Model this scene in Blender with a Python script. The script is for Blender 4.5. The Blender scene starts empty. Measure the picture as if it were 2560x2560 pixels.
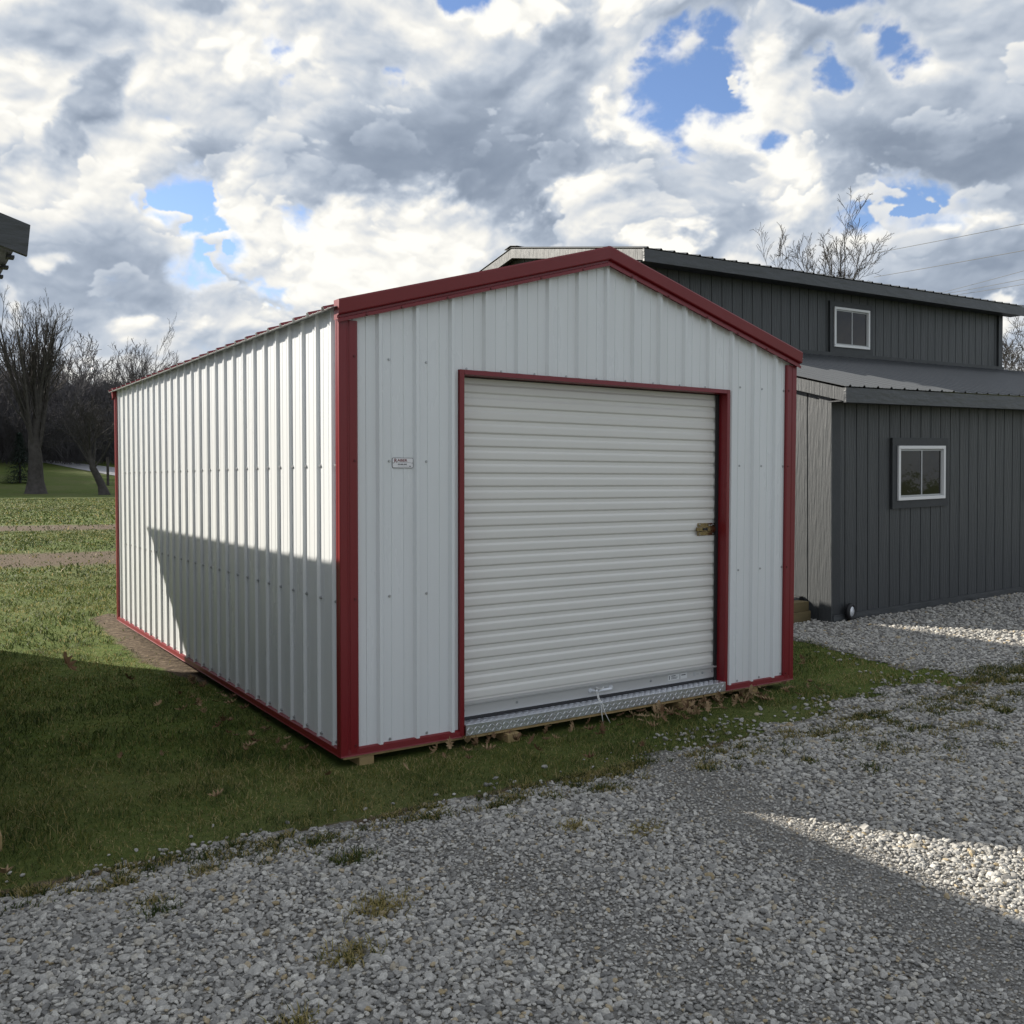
import bpy, math, random
import numpy as np
random.seed(7); rng = np.random.default_rng(7)
R_ = math.radians
sc = bpy.context.scene
C = bpy.context.scene.collection

# ------------------------------------------------------------------ helpers
class MB:
    """collects verts / faces / material indices, links them as one mesh object"""
    def __init__(s): s.v=[]; s.f=[]; s.m=[]
    def poly(s, pts, mi=0):
        n=len(s.v); s.v+= [tuple(p) for p in pts]; s.f.append(tuple(range(n,n+len(pts)))); s.m.append(mi)
    def box(s, a, b, mi=0):
        x0,y0,z0=a; x1,y1,z1=b
        s.hexa([(x0,y0,z0),(x1,y0,z0),(x1,y1,z0),(x0,y1,z0),(x0,y0,z1),(x1,y0,z1),(x1,y1,z1),(x0,y1,z1)],mi)
    def hexa(s, p, mi=0):
        n=len(s.v); s.v+= [tuple(q) for q in p]
        for f in ((0,3,2,1),(4,5,6,7),(0,1,5,4),(1,2,6,5),(2,3,7,6),(3,0,4,7)):
            s.f.append(tuple(n+i for i in f)); s.m.append(mi)
    def extrude(s, prof, a, b, mi=0, closed=True, caps=True):
        """prof: 3D points (polygon) at start, translated to a / b (per point end positions allowed)"""
        n=len(s.v); k=len(prof)
        s.v+= [tuple(np.add(p,a)) for p in prof]+[tuple(np.add(p,b)) for p in prof]
        for i in range(k if closed else k-1):
            j=(i+1)%k; s.f.append((n+i,n+j,n+k+j,n+k+i)); s.m.append(mi)
        if caps and closed:
            s.f.append(tuple(range(n,n+k))[::-1]); s.m.append(mi); s.f.append(tuple(range(n+k,n+2*k))); s.m.append(mi)
    def tube(s, pts, rad, k=8, mi=0, cap=True):
        pts=[np.array(p,float) for p in pts]; n0=len(s.v)
        if not hasattr(rad,'__len__'): rad=[rad]*len(pts)
        for i,p in enumerate(pts):
            t=pts[min(i+1,len(pts)-1)]-pts[max(i-1,0)]; t/= (np.linalg.norm(t)+1e-9)
            a=np.cross(t,(0,0,1) if abs(t[2])<.9 else (1,0,0)); a/=np.linalg.norm(a); b=np.cross(t,a)
            for j in range(k):
                an=2*math.pi*j/k; s.v.append(tuple(p+rad[i]*(math.cos(an)*a+math.sin(an)*b)))
        for i in range(len(pts)-1):
            for j in range(k):
                q=n0+i*k; s.f.append((q+j,q+(j+1)%k,q+k+(j+1)%k,q+k+j)); s.m.append(mi)
        if cap:
            s.f.append(tuple(n0+j for j in range(k))[::-1]); s.m.append(mi)
            q=n0+(len(pts)-1)*k; s.f.append(tuple(q+j for j in range(k))); s.m.append(mi)
    def build(s, name, mats, parent=None, bevel=0, smooth=False, fix=True):
        me=bpy.data.meshes.new(name); me.from_pydata(s.v,[],s.f)
        if not isinstance(mats,(list,tuple)): mats=[mats]
        for m in mats: me.materials.append(m)
        me.polygons.foreach_set('material_index',s.m)
        if fix:
            import bmesh
            bm=bmesh.new(); bm.from_mesh(me); bmesh.ops.recalc_face_normals(bm,faces=bm.faces); bm.to_mesh(me); bm.free()
        if smooth: me.polygons.foreach_set('use_smooth',[True]*len(me.polygons))
        me.update()
        o=bpy.data.objects.new(name,me); C.objects.link(o)
        if parent: o.parent=parent
        if bevel:
            b=o.modifiers.new('bevel','BEVEL'); b.width=bevel; b.segments=2; b.limit_method='ANGLE'
        return o

def tag(o,label=None,cat=None,group=None,kind=None):
    if label: o['label']=label
    if cat: o['category']=cat
    if group: o['group']=group
    if kind: o['kind']=kind
    return o
def empty(name,loc=(0,0,0),rot=(0,0,0)):
    o=bpy.data.objects.new(name,None); C.objects.link(o); o.location=loc; o.rotation_euler=rot; o.empty_display_size=.2; return o
def np_mesh(name, verts, quads, mat, tint=None, parent=None, smooth=False):
    """fast mesh from numpy; quads (n,k) array"""
    me=bpy.data.meshes.new(name); nv=len(verts); nf,k=quads.shape
    me.vertices.add(nv); me.vertices.foreach_set('co',np.ascontiguousarray(verts,dtype=np.float32).ravel())
    me.loops.add(nf*k); me.loops.foreach_set('vertex_index',np.ascontiguousarray(quads,dtype=np.int32).ravel())
    me.polygons.add(nf); me.polygons.foreach_set('loop_start',np.arange(0,nf*k,k,dtype=np.int32))
    me.update(calc_edges=True)
    if tint is not None:
        a=me.attributes.new('tint','FLOAT','POINT'); a.data.foreach_set('value',tint.astype(np.float32))
    if smooth: me.polygons.foreach_set('use_smooth',np.ones(nf,dtype=bool))
    me.materials.append(mat)
    o=bpy.data.objects.new(name,me); C.objects.link(o)
    if parent: o.parent=parent
    return o

# ------------------------------------------------------------------ materials
def nt(m): m.use_nodes=True; return m.node_tree
def mat(name,col,rough=.5,metal=0,spec=.5,noise=None,bump=None,stretch=(1,1,1),coat=0):
    """noise=(scale, amount, colour2); bump=(scale,strength,distance)"""
    m=bpy.data.materials.new(name); t=nt(m); N=t.nodes; L=t.links; b=N['Principled BSDF']
    b.inputs['Base Color'].default_value=(*col,1); b.inputs['Roughness'].default_value=rough
    b.inputs['Metallic'].default_value=metal; b.inputs['Specular IOR Level'].default_value=spec
    if coat: b.inputs['Coat Weight'].default_value=coat; b.inputs['Coat Roughness'].default_value=.2
    tc=N.new('ShaderNodeTexCoord'); mp=N.new('ShaderNodeMapping'); mp.inputs['Scale'].default_value=stretch
    L.new(tc.outputs['Object'],mp.inputs['Vector'])
    if noise:
        n=N.new('ShaderNodeTexNoise'); n.inputs['Scale'].default_value=noise[0]; n.inputs['Detail'].default_value=6
        n.inputs['Roughness'].default_value=.6
        L.new(mp.outputs[0],n.inputs['Vector'])
        r=N.new('ShaderNodeValToRGB'); r.color_ramp.elements[0].position=.35; r.color_ramp.elements[1].position=.65
        r.color_ramp.elements[0].color=(*col,1); r.color_ramp.elements[1].color=(*noise[2],1)
        mx=N.new('ShaderNodeMix'); mx.data_type='RGBA'; mx.inputs[0].default_value=noise[1]
        mx.inputs[6].default_value=(*col,1)
        L.new(n.outputs['Fac'],r.inputs[0]); L.new(r.outputs[0],mx.inputs[7]); L.new(mx.outputs[2],b.inputs['Base Color'])
        mr=N.new('ShaderNodeMapRange'); mr.inputs[3].default_value=max(0,rough-.08); mr.inputs[4].default_value=min(1,rough+.12)
        L.new(n.outputs['Fac'],mr.inputs[0]); L.new(mr.outputs[0],b.inputs['Roughness'])
    if bump:
        n2=N.new('ShaderNodeTexNoise'); n2.inputs['Scale'].default_value=bump[0]; n2.inputs['Detail'].default_value=5
        L.new(mp.outputs[0],n2.inputs['Vector'])
        bp=N.new('ShaderNodeBump'); bp.inputs['Strength'].default_value=bump[1]; bp.inputs['Distance'].default_value=bump[2]
        L.new(n2.outputs['Fac'],bp.inputs['Height']); L.new(bp.outputs[0],b.inputs['Normal'])
    return m
M={}
M['white']=mat('white_steel',(.735,.755,.765),.27,0,.5,(3,.35,(.66,.67,.66)),(1.1,.30,.010),(1.2,1.2,.25))
M['door']=mat('door_steel',(.74,.727,.69),.36,0,.5,(3,.3,(.66,.65,.61)),(1.3,.3,.008),(.5,1,1.5))
M['under']=mat('roof_underside',(.50,.51,.50),.5,0,.4,(5,.4,(.42,.43,.42)))
M['red']=mat('red_steel',(.185,.009,.014),.33,0,.5,(4,.4,(.155,.008,.012)),(2.5,.3,.006),(1,1,.4))
M['alu']=mat('tread_aluminium',(.86,.88,.93),.34,1,.5,(8,.3,(.7,.72,.77)))
M['zinc']=mat('screw_zinc',(.45,.46,.47),.35,.8,.5)
M['brass']=mat('latch_brass_zinc',(.36,.28,.17),.22,1,.5,(60,.8,(.16,.11,.06)))
M['bar']=mat('door_bar_steel',(.50,.50,.49),.38,.35,.5)
M['black']=mat('black_rubber',(.015,.015,.017),.6)
M['dark_void']=mat('dark_interior',(.02,.02,.02),.9)
M['wood']=mat('treated_wood',(.30,.22,.12),.8,0,.3,(9,.8,(.20,.14,.075)),(40,.4,.002),(1,.15,1))
M['wood2']=mat('weathered_wood',(.42,.30,.14),.8,0,.3,(9,.8,(.27,.20,.10)),(40,.4,.002),(1,.15,1))
M['wood3']=mat('shade_darkened_wood',(.17,.13,.065),.85,0,.25,(9,.8,(.10,.08,.04)),(40,.4,.002),(.15,1,1))  # wood colour darkened to carry the shade on the stacked blocks' faces
M['cord']=mat('white_cord',(.7,.7,.68),.8)
M['siding']=mat('charcoal_siding',(.055,.059,.062),.46,0,.45,(5,.6,(.043,.047,.050)),(26,.9,.010),(1.6,1.6,.16))
M['trim']=mat('black_trim',(.035,.038,.042),.5,0,.45,(6,.5,(.03,.033,.036)),(25,.5,.004),(1,1,1))
M['fascia']=mat('charcoal_fascia',(.050,.054,.058),.42,0,.55,(6,.5,(.045,.049,.052)),(16,1,.01),(.3,1,1))
M['roofing']=mat('charcoal_roof',(.075,.08,.085),.34,.0,.6,(4,.4,(.065,.07,.075)))
M['vinyl']=mat('white_vinyl',(.78,.78,.78),.35,0,.5)
M['sash']=mat('grey_sash',(.42,.43,.43),.4,.0,.5)
M['glass']=mat('dark_glass',(.014,.013,.012),.06,0,.28,None,(3,.5,.01))
M['glass_up']=mat('dark_screened_glass',(.018,.017,.019),.08,0,.28,None,(3,.5,.01))
M['bark']=mat('bark',(.085,.077,.072),.9,0,.15,(3,.7,(.045,.040,.037)))
M['bark_far']=mat('hazed_far_bark',(.085,.080,.084),.9,0,.2)  # bark colour lifted to grey, distance haze put into the colour
M['bark_pale']=mat('pale_bark',(.06,.055,.052),.9,0,.2)
M['needle']=mat('spruce_needles',(.03,.045,.035),.9,0,.2)
M['wire']=mat('wire',(.10,.10,.10),.6)
M['road']=mat('road_asphalt',(.30,.30,.31),.85,0,.3,(2,.5,(.25,.25,.26)))
M['sign']=mat('sign_white',(.78,.77,.78),.35)
M['ink']=mat('sign_black_ink',(.02,.02,.03),.4)
M['inkred']=mat('sign_red_ink',(.16,.012,.02),.4)
M['leaf']=mat('dead_leaf',(.26,.17,.09),.8,0,.3,(14,.8,(.34,.25,.15)))
M['leafdark']=mat('dead_leaf_dark',(.14,.08,.04),.8,0,.3,(14,.8,(.20,.125,.07)))
M['galv']=mat('galvanised_hub',(.75,.77,.8),.3,.3,.5)
M['paper']=mat('label_paper',(.62,.63,.62),.5)

# blades: colour from the tint attribute (each blade has its own colour)
def blade_mat():
    m=bpy.data.materials.new('grass_blades'); t=nt(m); N=t.nodes; L=t.links; b=N['Principled BSDF']
    a=N.new('ShaderNodeAttribute'); a.attribute_name='tint'
    r=N.new('ShaderNodeValToRGB'); cr=r.color_ramp
    cr.elements[0].position=0; cr.elements[0].color=(.026,.042,.012,1)
    cr.elements[1].position=1; cr.elements[1].color=(.42,.34,.17,1)
    for p,c in ((.35,(.056,.080,.021,1)),(.62,(.125,.145,.030,1)),(.82,(.27,.23,.070,1))):
        e=cr.elements.new(p); e.color=c
    L.new(a.outputs['Fac'],r.inputs[0]); L.new(r.outputs[0],b.inputs['Base Color'])
    b.inputs['Roughness'].default_value=.6; b.inputs['Specular IOR Level'].default_value=.18
    tr=N.new('ShaderNodeBsdfTranslucent'); mx=N.new('ShaderNodeMixShader'); mx.inputs[0].default_value=.3
    L.new(r.outputs[0],tr.inputs['Color']); L.new(b.outputs[0],mx.inputs[1]); L.new(tr.outputs[0],mx.inputs[2])
    L.new(mx.outputs[0],N['Material Output'].inputs['Surface'])
    return m
M['blade']=blade_mat()

def stone_mat():
    m=bpy.data.materials.new('limestone_gravel'); t=nt(m); N=t.nodes; L=t.links; b=N['Principled BSDF']
    oi=N.new('ShaderNodeObjectInfo'); r=N.new('ShaderNodeValToRGB'); cr=r.color_ramp
    cr.elements[0].position=0; cr.elements[0].color=(.185,.18,.172,1)
    cr.elements[1].position=1; cr.elements[1].color=(.33,.26,.15,1)
    for p,c in ((.15,(.275,.265,.245,1)),(.45,(.375,.362,.335,1)),(.75,(.465,.448,.41,1)),(.88,(.58,.56,.51,1)),(.955,(.42,.39,.33,1)),(.985,(.42,.34,.22,1))):
        e=cr.elements.new(p); e.color=c
    tc=N.new('ShaderNodeTexCoord'); n=N.new('ShaderNodeTexNoise'); n.inputs['Scale'].default_value=2.2; n.inputs['Detail'].default_value=5
    L.new(tc.outputs['Object'],n.inputs['Vector'])
    mr=N.new('ShaderNodeMapRange'); mr.inputs[1].default_value=.3; mr.inputs[2].default_value=.7; mr.inputs[3].default_value=.72; mr.inputs[4].default_value=1.12
    L.new(n.outputs['Fac'],mr.inputs[0])
    mx=N.new('ShaderNodeVectorMath'); mx.operation='SCALE'
    L.new(oi.outputs['Random'],r.inputs[0]); L.new(r.outputs[0],mx.inputs[0]); L.new(mr.outputs[0],mx.inputs['Scale'])
    L.new(mx.outputs[0],b.inputs['Base Color']); b.inputs['Roughness'].default_value=.8; b.inputs['Specular IOR Level'].default_value=.3
    bp=N.new('ShaderNodeBump'); bp.inputs['Strength'].default_value=.35; bp.inputs['Distance'].default_value=.003
    L.new(n.outputs['Fac'],bp.inputs['Height']); L.new(bp.outputs[0],b.inputs['Normal'])
    return m
M['stone']=stone_mat()

def ramp(N,L,fac,stops):
    r=N.new('ShaderNodeValToRGB'); cr=r.color_ramp
    cr.elements[0].position=stops[0][0]; cr.elements[0].color=(*stops[0][1],1)
    cr.elements[1].position=stops[-1][0]; cr.elements[1].color=(*stops[-1][1],1)
    for p,c in stops[1:-1]:
        e=cr.elements.new(p); e.color=(*c,1)
    L.new(fac,r.inputs[0]); return r.outputs[0]
def nz(N,L,vec,scale,detail=6,rough=.6):
    n=N.new('ShaderNodeTexNoise'); n.inputs['Scale'].default_value=scale; n.inputs['Detail'].default_value=detail; n.inputs['Roughness'].default_value=rough
    L.new(vec,n.inputs['Vector']); return n.outputs['Fac']
def mixc(N,L,f,a,b):
    m=N.new('ShaderNodeMix'); m.data_type='RGBA'
    for i,x in ((0,f),(6,a),(7,b)):
        if hasattr(x,'links'): L.new(x,m.inputs[i])
        else: m.inputs[i].default_value=x if i==0 else (*x,1)
    return m.outputs[2]

def lawn_mat():
    m=bpy.data.materials.new('lawn_ground'); t=nt(m); N=t.nodes; L=t.links; b=N['Principled BSDF']
    g=N.new('ShaderNodeNewGeometry'); P=g.outputs['Position']
    fine=nz(N,L,P,14,8,.7); mid=nz(N,L,P,1.3,5); big=nz(N,L,P,.12,4)
    c1=ramp(N,L,fine,[(.25,(.022,.038,.009)),(.5,(.075,.115,.020)),(.72,(.16,.17,.045))])
    c2=ramp(N,L,mid,[(.3,(.065,.11,.016)),(.7,(.14,.145,.045))])
    c=mixc(N,L,.38,c1,c2)
    bigf=ramp(N,L,big,[(.45,(0,0,0)),(.6,(1,1,1))])
    c=mixc(N,L,bigf,c,mixc(N,L,.45,c,(.13,.125,.055)))
    a=N.new('ShaderNodeAttribute'); a.attribute_name='dirt'
    # ragged edge for the bare soil
    ad=N.new('ShaderNodeMath'); ad.operation='MULTIPLY_ADD'; L.new(nz(N,L,P,7,6,.7),ad.inputs[0]); ad.inputs[1].default_value=.9; L.new(a.outputs['Fac'],ad.inputs[2])
    df=N.new('ShaderNodeMapRange'); df.inputs[1].default_value=.85; df.inputs[2].default_value=1.05; L.new(ad.outputs[0],df.inputs[0])
    soil=ramp(N,L,nz(N,L,P,22,8,.7),[(.32,(.040,.027,.018)),(.52,(.115,.085,.057)),(.72,(.24,.19,.135))])
    c=mixc(N,L,df.outputs[0],c,soil)
    L.new(c,b.inputs['Base Color']); b.inputs['Roughness'].default_value=.95; b.inputs['Specular IOR Level'].default_value=.15
    bp=N.new('ShaderNodeBump'); bp.inputs['Strength'].default_value=.8; bp.inputs['Distance'].default_value=.03
    L.new(fine,bp.inputs['Height']); L.new(bp.outputs[0],b.inputs['Normal'])
    return m
def drive_mat():
    m=bpy.data.materials.new('crushed_stone_bed'); t=nt(m); N=t.nodes; L=t.links; b=N['Principled BSDF']
    g=N.new('ShaderNodeNewGeometry'); P=g.outputs['Position']
    v=N.new('ShaderNodeTexVoronoi'); v.inputs['Scale'].default_value=75; L.new(P,v.inputs['Vector'])
    v2=N.new('ShaderNodeTexVoronoi'); v2.feature='DISTANCE_TO_EDGE'; v2.inputs['Scale'].default_value=75; L.new(P,v2.inputs['Vector'])
    sep=N.new('ShaderNodeSeparateColor'); L.new(v.outputs['Color'],sep.inputs[0])
    c=ramp(N,L,sep.outputs[0],[(0,(.13,.125,.115)),(.5,(.25,.25,.245)),(.85,(.36,.355,.34)),(1,(.30,.24,.16))])
    dust=ramp(N,L,nz(N,L,P,2.2,6),[(.35,(.13,.115,.095)),(.7,(.25,.235,.205))])
    e=N.new('ShaderNodeMapRange'); e.inputs[1].default_value=0; e.inputs[2].default_value=.12; L.new(v2.outputs['Distance'],e.inputs[0])
    c=mixc(N,L,e.outputs[0],(.07,.065,.058),c); c=mixc(N,L,.35,c,dust)
    L.new(c,b.inputs['Base Color']); b.inputs['Roughness'].default_value=.9; b.inputs['Specular IOR Level'].default_value=.2
    bp=N.new('ShaderNodeBump'); bp.inputs['Strength'].default_value=1; bp.inputs['Distance'].default_value=.008
    L.new(v2.outputs['Distance'],bp.inputs['Height']); L.new(bp.outputs[0],b.inputs['Normal'])
    return m
M['lawn']=lawn_mat(); M['drive']=drive_mat()

# ------------------------------------------------------------------ camera
CAM=np.array((-2.01244842,-4.68667855,1.50417995))
cr_=np.array((0.83260237,-0.5538678,0.00193911)); cu_=np.array((0.01802123,0.03058927,0.99936957)); cf_=np.array((0.55357794,0.83204252,-0.03545008))
from mathutils import Matrix
cam=bpy.data.objects.new('camera',bpy.data.cameras.new('camera')); C.objects.link(cam)
cam.matrix_world=Matrix(((cr_[0],cu_[0],-cf_[0],CAM[0]),(cr_[1],cu_[1],-cf_[1],CAM[1]),(cr_[2],cu_[2],-cf_[2],CAM[2]),(0,0,0,1)))
cam.data.sensor_width=36; cam.data.lens=2347.6/2560*36; cam.data.clip_start=.05; cam.data.clip_end=3000
sc.camera=cam
def in_view(P,mx=.35):
    d=P-CAM; f=d@cf_; x=(d@cr_)/np.maximum(f,.1)*.917; y=(d@cu_)/np.maximum(f,.1)*.917
    return (f>.4)&(abs(x)<.5+mx/np.maximum(f,.4))&(abs(y)<.5+mx/np.maximum(f,.4)), f

# ------------------------------------------------------------------ terrain
def ss(a,b,x): t=np.clip((x-a)/(b-a),0,1); return t*t*(3-2*t)
def vnoise(x,y,s,seed=0):
    """smooth value noise 0..1"""
    x=x/s+seed*17.3; y=y/s+seed*9.1; xi=np.floor(x); yi=np.floor(y); fx=x-xi; fy=y-yi
    def h(i,j): v=np.sin(i*127.1+j*311.7+seed*74.7)*43758.5453; return v-np.floor(v)
    fx=fx*fx*(3-2*fx); fy=fy*fy*(3-2*fy)
    return (h(xi,yi)*(1-fx)+h(xi+1,yi)*fx)*(1-fy)+(h(xi,yi+1)*(1-fx)+h(xi+1,yi+1)*fx)*fy
def terrain(x,y):
    x=np.asarray(x,float); y=np.asarray(y,float)
    dip=ss(-1.5,-.5,y)*(1-ss(3.9,5.2,x))*(1-ss(3.5,6.5,y))*ss(-14,-8,x)*1.0
    z=-.075*dip
    z=z+.0205*np.clip(x-6.2,0,60)*(1-ss(8,20,y))
    z=z+.012*(vnoise(x,y,.9,1)-.5)+.006*(vnoise(x,y,.25,2)-.5)
    s=(x*.12+y*.993)
    far=ss(40,70,s)*.35*(vnoise(x,y,25,3)-.5)
    hill=.060*np.clip(s-86,0,120)
    return z+far*(1-ss(60,75,s))+hill*(1-.0*s)
def edge_y(x):    # lawn / gravel border in front of the shed
    return -.79+.10*(vnoise(x,0*x,.5,5)-.5)+.14*(vnoise(x,0*x,1.7,6)-.5)
def grass_amt(x,y):
    """>0 inside the lawn; metres from the border"""
    wob=.22*(vnoise(x,y,.22,7)-.5)+.25*(vnoise(x,y,.6,8)-.5)
    a=y-edge_y(x); b=(4.95-x)+.2*(vnoise(y,0*y,.8,9)-.5)+.5*np.clip(-.2-y,0,1)*0
    # mixed zone on the right of the shed door: thin grass over stones
    thin=ss(1.6,3.4,x)*(1-ss(-.3,.3,y))*(.85*(vnoise(x,y,.30,31)-.42)+.25*(vnoise(x,y,.10,32)-.5))
    lawn=np.minimum(a,b+np.where(x<3.6,9,0))
    # gravel yard between the sheds and beyond the right side
    return lawn+wob*np.where(lawn<1,1,0)-thin
def is_lawn(x,y):
    far_left=(y>7.5)&(x<4.0+.0*y)
    return (grass_amt(x,y)>0)|far_left
def dirt_amt(x,y):
    s=.9928*0+1
    # bare soil along the foot of the shed's side wall
    w=.38*ss(2.2,4.0,y)*(1-ss(6.0,6.5,y)); d1=np.clip(1-np.abs(x+.02)/np.maximum(w,.02),0,1)*(w>.02)*1.2
    d1=np.minimum(d1,1)*.95
    # two trenches of bare soil across the lawn
    u=x*.9996+y*.03
    c1=14.55-.09*x; c2=26.9-.17*x
    d2=np.clip(1-np.abs(y-c1)/2.4,0,1)**.6*1.0; d3=np.clip(1-np.abs(y-c2)/2.8,0,1)**.6*.9
    d4=.75*np.exp(-((y-edge_y(x))/.10)**2)*(y<.5)
    d5=.35*((x>.2)&(x<3.4)&(y>-.15)&(y<6))
    return np.clip(np.maximum.reduce([d1,d2,d3,d4,d5]),0,1)
def grid_axis(spans):
    o=[]
    for a,b,st in spans: o.append(np.arange(a,b-1e-6,st))
    o.append(np.array([spans[-1][1]])); return np.concatenate(o)
gx=grid_axis([(-900,-200,100),(-200,-60,14),(-60,-12,3),(-12,-4,.5),(-4,12,.1),(12,30,1),(30,120,5),(120,900,60)])
gy=grid_axis([(-900,-200,100),(-200,-40,20),(-40,-8,2),(-8,-5,.5),(-5,8,.1),(8,34,.4),(34,160,3),(160,400,12),(400,900,60)])
X,Y=np.meshgrid(gx,gy); nx,ny=len(gx),len(gy)
Z=terrain(X,Y)
idx=np.arange(nx*ny).reshape(ny,nx)
quads=np.stack([idx[:-1,:-1],idx[:-1,1:],idx[1:,1:],idx[1:,:-1]],-1).reshape(-1,4)
ground=np_mesh('ground',np.stack([X,Y,Z],-1).reshape(-1,3),quads,M['lawn'],smooth=True)
at=ground.data.attributes.new('dirt','FLOAT','POINT'); at.data.foreach_set('value',dirt_amt(X,Y).ravel().astype(np.float32))
tag(ground,kind='structure')
# gravel sheet
hx=np.arange(-9,24,.08); hy=np.arange(-9,8.0,.08); X,Y=np.meshgrid(hx,hy)
ga=np.where(is_lawn(X,Y),1,-1)
keep=(ga[:-1,:-1]<0)|(ga[1:,1:]<0)
idx=np.arange(X.size).reshape(X.shape)
quads=np.stack([idx[:-1,:-1],idx[:-1,1:],idx[1:,1:],idx[1:,:-1]],-1)[keep]
V=np.stack([X,Y,terrain(X,Y)+.004],-1).reshape(-1,3)
used=np.unique(quads); remap=np.full(len(V),-1); remap[used]=np.arange(len(used))
drive=np_mesh('driveway',V[used],remap[quads],M['drive'],smooth=True); tag(drive,kind='structure')

# far road on the hill
def road_strip(pts_a,pts_b):
    A=np.array(pts_a); B=np.array(pts_b); n=len(A); k=6
    vs=[]; 
    for i in range(n):
        for j in range(k+1):
            p=A[i]+(B[i]-A[i])*j/k; vs.append((p[0],p[1],float(terrain(p[0],p[1]))+.06))
    q=[(i*(k+1)+j,i*(k+1)+j+1,(i+1)*(k+1)+j+1,(i+1)*(k+1)+j) for i in range(n-1) for j in range(k)]
    return np.array(vs),np.array(q)
near=[(7.5,176),(11.2,160),(13.2,152.5),(16.96,146.2),(18.6,129.0),(20.25,112.7),(24,98),(30,84)]
farr=[(8.5,184),(12.2,168),(14.8,160),(18.22,156.2),(21.4,143.0),(23.91,131.9),(29,114),(37,98)]
fa=[];fb=[]
for i in range(len(near)-1):
    for k in range(6):
        t=k/6; fa.append(tuple(np.array(near[i])*(1-t)+np.array(near[i+1])*t)); fb.append(tuple(np.array(farr[i])*(1-t)+np.array(farr[i+1])*t))
vs,q=road_strip(fa,fb); road=np_mesh('road',vs,q,M['road']); tag(road,kind='structure')

# ------------------------------------------------------------------ metal shed
W,Ls,H,SL=3.66,5.94,2.3375,.2861
shed=tag(empty('metal_shed'),'white ribbed metal shed with red trim and a closed roll-up door','shed')
PITCH=.2286
def ribs(u0,u1,first,pitch,h=.021,minor=True,halfw=.022,top=.009,mh=.0035):
    pts=[(u0,0.)]; k=math.floor((u0-first)/pitch)-1
    while True:
        c=first+k*pitch; k+=1
        if c-halfw>u1: break
        cand=[(c-halfw,0),(c-top,h),(c+top,h),(c+halfw,0)]
        if minor:
            for m_ in (1/3,2/3):
                q=c+pitch*m_; cand+=[(q-.006,0),(q-.0035,mh),(q+.0035,mh),(q+.006,0)]
        for p in cand:
            if pts[-1][0]+1e-4<p[0]<u1-1e-4: pts.append(p)
    pts.append((u1,0.)); return pts
def sheet(mb,prof,O,U,Vd,N,v0,v1,th=.003,mi=0,mb_under=None,flip=False):
    """ribbed sheet: profile (u,h) along U/N, extruded along Vd from v0(u) to v1(u); both faces + edges"""
    O,U,Vd,N=map(np.array,(O,U,Vd,N)); n=len(mb.v); k=len(prof)
    f0=v0 if callable(v0) else (lambda u:v0); f1=v1 if callable(v1) else (lambda u:v1)
    for off in (0,-th):
        for fv in (f0,f1):
            for (u,h) in prof: mb.v.append(tuple(O+U*u+N*(h+off)+Vd*fv(u)))
    ui=mi if mb_under is None else mb_under
    for i in range(k-1):
        a,b=n+i,n+i+1
        for q,m_ in (((a,b,b+k,a+k),mi),((a+2*k,a+3*k,b+3*k,b+2*k),ui),((a,a+2*k,b+2*k,b),ui),((a+k,b+k,b+3*k,a+3*k),ui)):
            mb.f.append(q); mb.m.append(m_)
    for a in (n,n+k-1): mb.f.append((a,a+k,a+3*k,a+2*k)); mb.m.append(ui)
gz=lambda x: H+.06+SL*min(x,W-x)
# front wall
fw=MB(); YF=.024
for (a,b,z0) in ((.03,.745,.02),(.745,2.95,2.135),(2.95,3.63,.02)):
    sheet(fw,ribs(a,b,.244,PITCH),(0,YF,0),(1,0,0),(0,0,1),(0,-1,0),z0,(lambda x:gz(x)))
front=fw.build('front_wall',M['white'],shed,fix=False)
# the slightly dented rib right of the ridge
bw=MB(); sheet(bw,ribs(.03,3.63,.244,PITCH),(0,Ls-.024,0),(1,0,0),(0,0,1),(0,1,0),.02,(lambda x:gz(x))); bw.build('back_wall',M['white'],shed,fix=False)
SP=.2165
sw=MB(); sheet(sw,ribs(.03,Ls-.03,.135,SP,.0165,True,.017,.008,.0014),(.024,0,0),(0,1,0),(0,0,1),(-1,0,0),.028,H+.086); side=sw.build('side_wall',M['white'],shed,fix=False)
sw=MB(); sheet(sw,ribs(.03,Ls-.03,.135,SP),(W-.024,0,0),(0,1,0),(0,0,1),(1,0,0),.028,H+.086); sideR=sw.build('side_wall',M['white'],shed,fix=False)
# roof
for sgn in (0,1):
    n_=np.array((-SL,0,1.))/math.hypot(1,SL); v_=np.array((1,0,SL))/math.hypot(1,SL)
    O=np.array((0,0,H+.083)); ln=(W/2)*math.hypot(1,SL)
    mb=MB(); pr=ribs(-.015,Ls+.015,.10,.2165,h=.019)
    if sgn: n_=n_*(-1,1,1); v_=v_*(-1,1,1); O=np.array((W,0,H+.083))
    sheet(mb,pr,O,(0,1,0),v_,n_,-.052,ln-.002,.003,0,1)
    mb.build('roof',[M['red'],M['under']],shed,fix=False)
rc=MB(); zr=H+.083+SL*W/2
for s in (-1,1):
    a=np.array((W/2,0,zr+.034)); b=a+np.array((s*.15,0,-.15*SL-.004))
    rc.hexa([a+(0,-.02,0),b+(0,-.02,0),b+(0,Ls+.04,0),a+(0,Ls+.04,0),a+(0,-.02,.004),b+(0,-.02,.004),b+(0,Ls+.04,.004),a+(0,Ls+.04,.004)])
    for k in range(27):     # closure humps where the cap sits on the ribs
        y=.10+.2165*k; p=b+(0,y-.012,-.018); q=b+(0,y+.012,-.018)
rc.build('ridge_cap',M['red'],shed)
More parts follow.
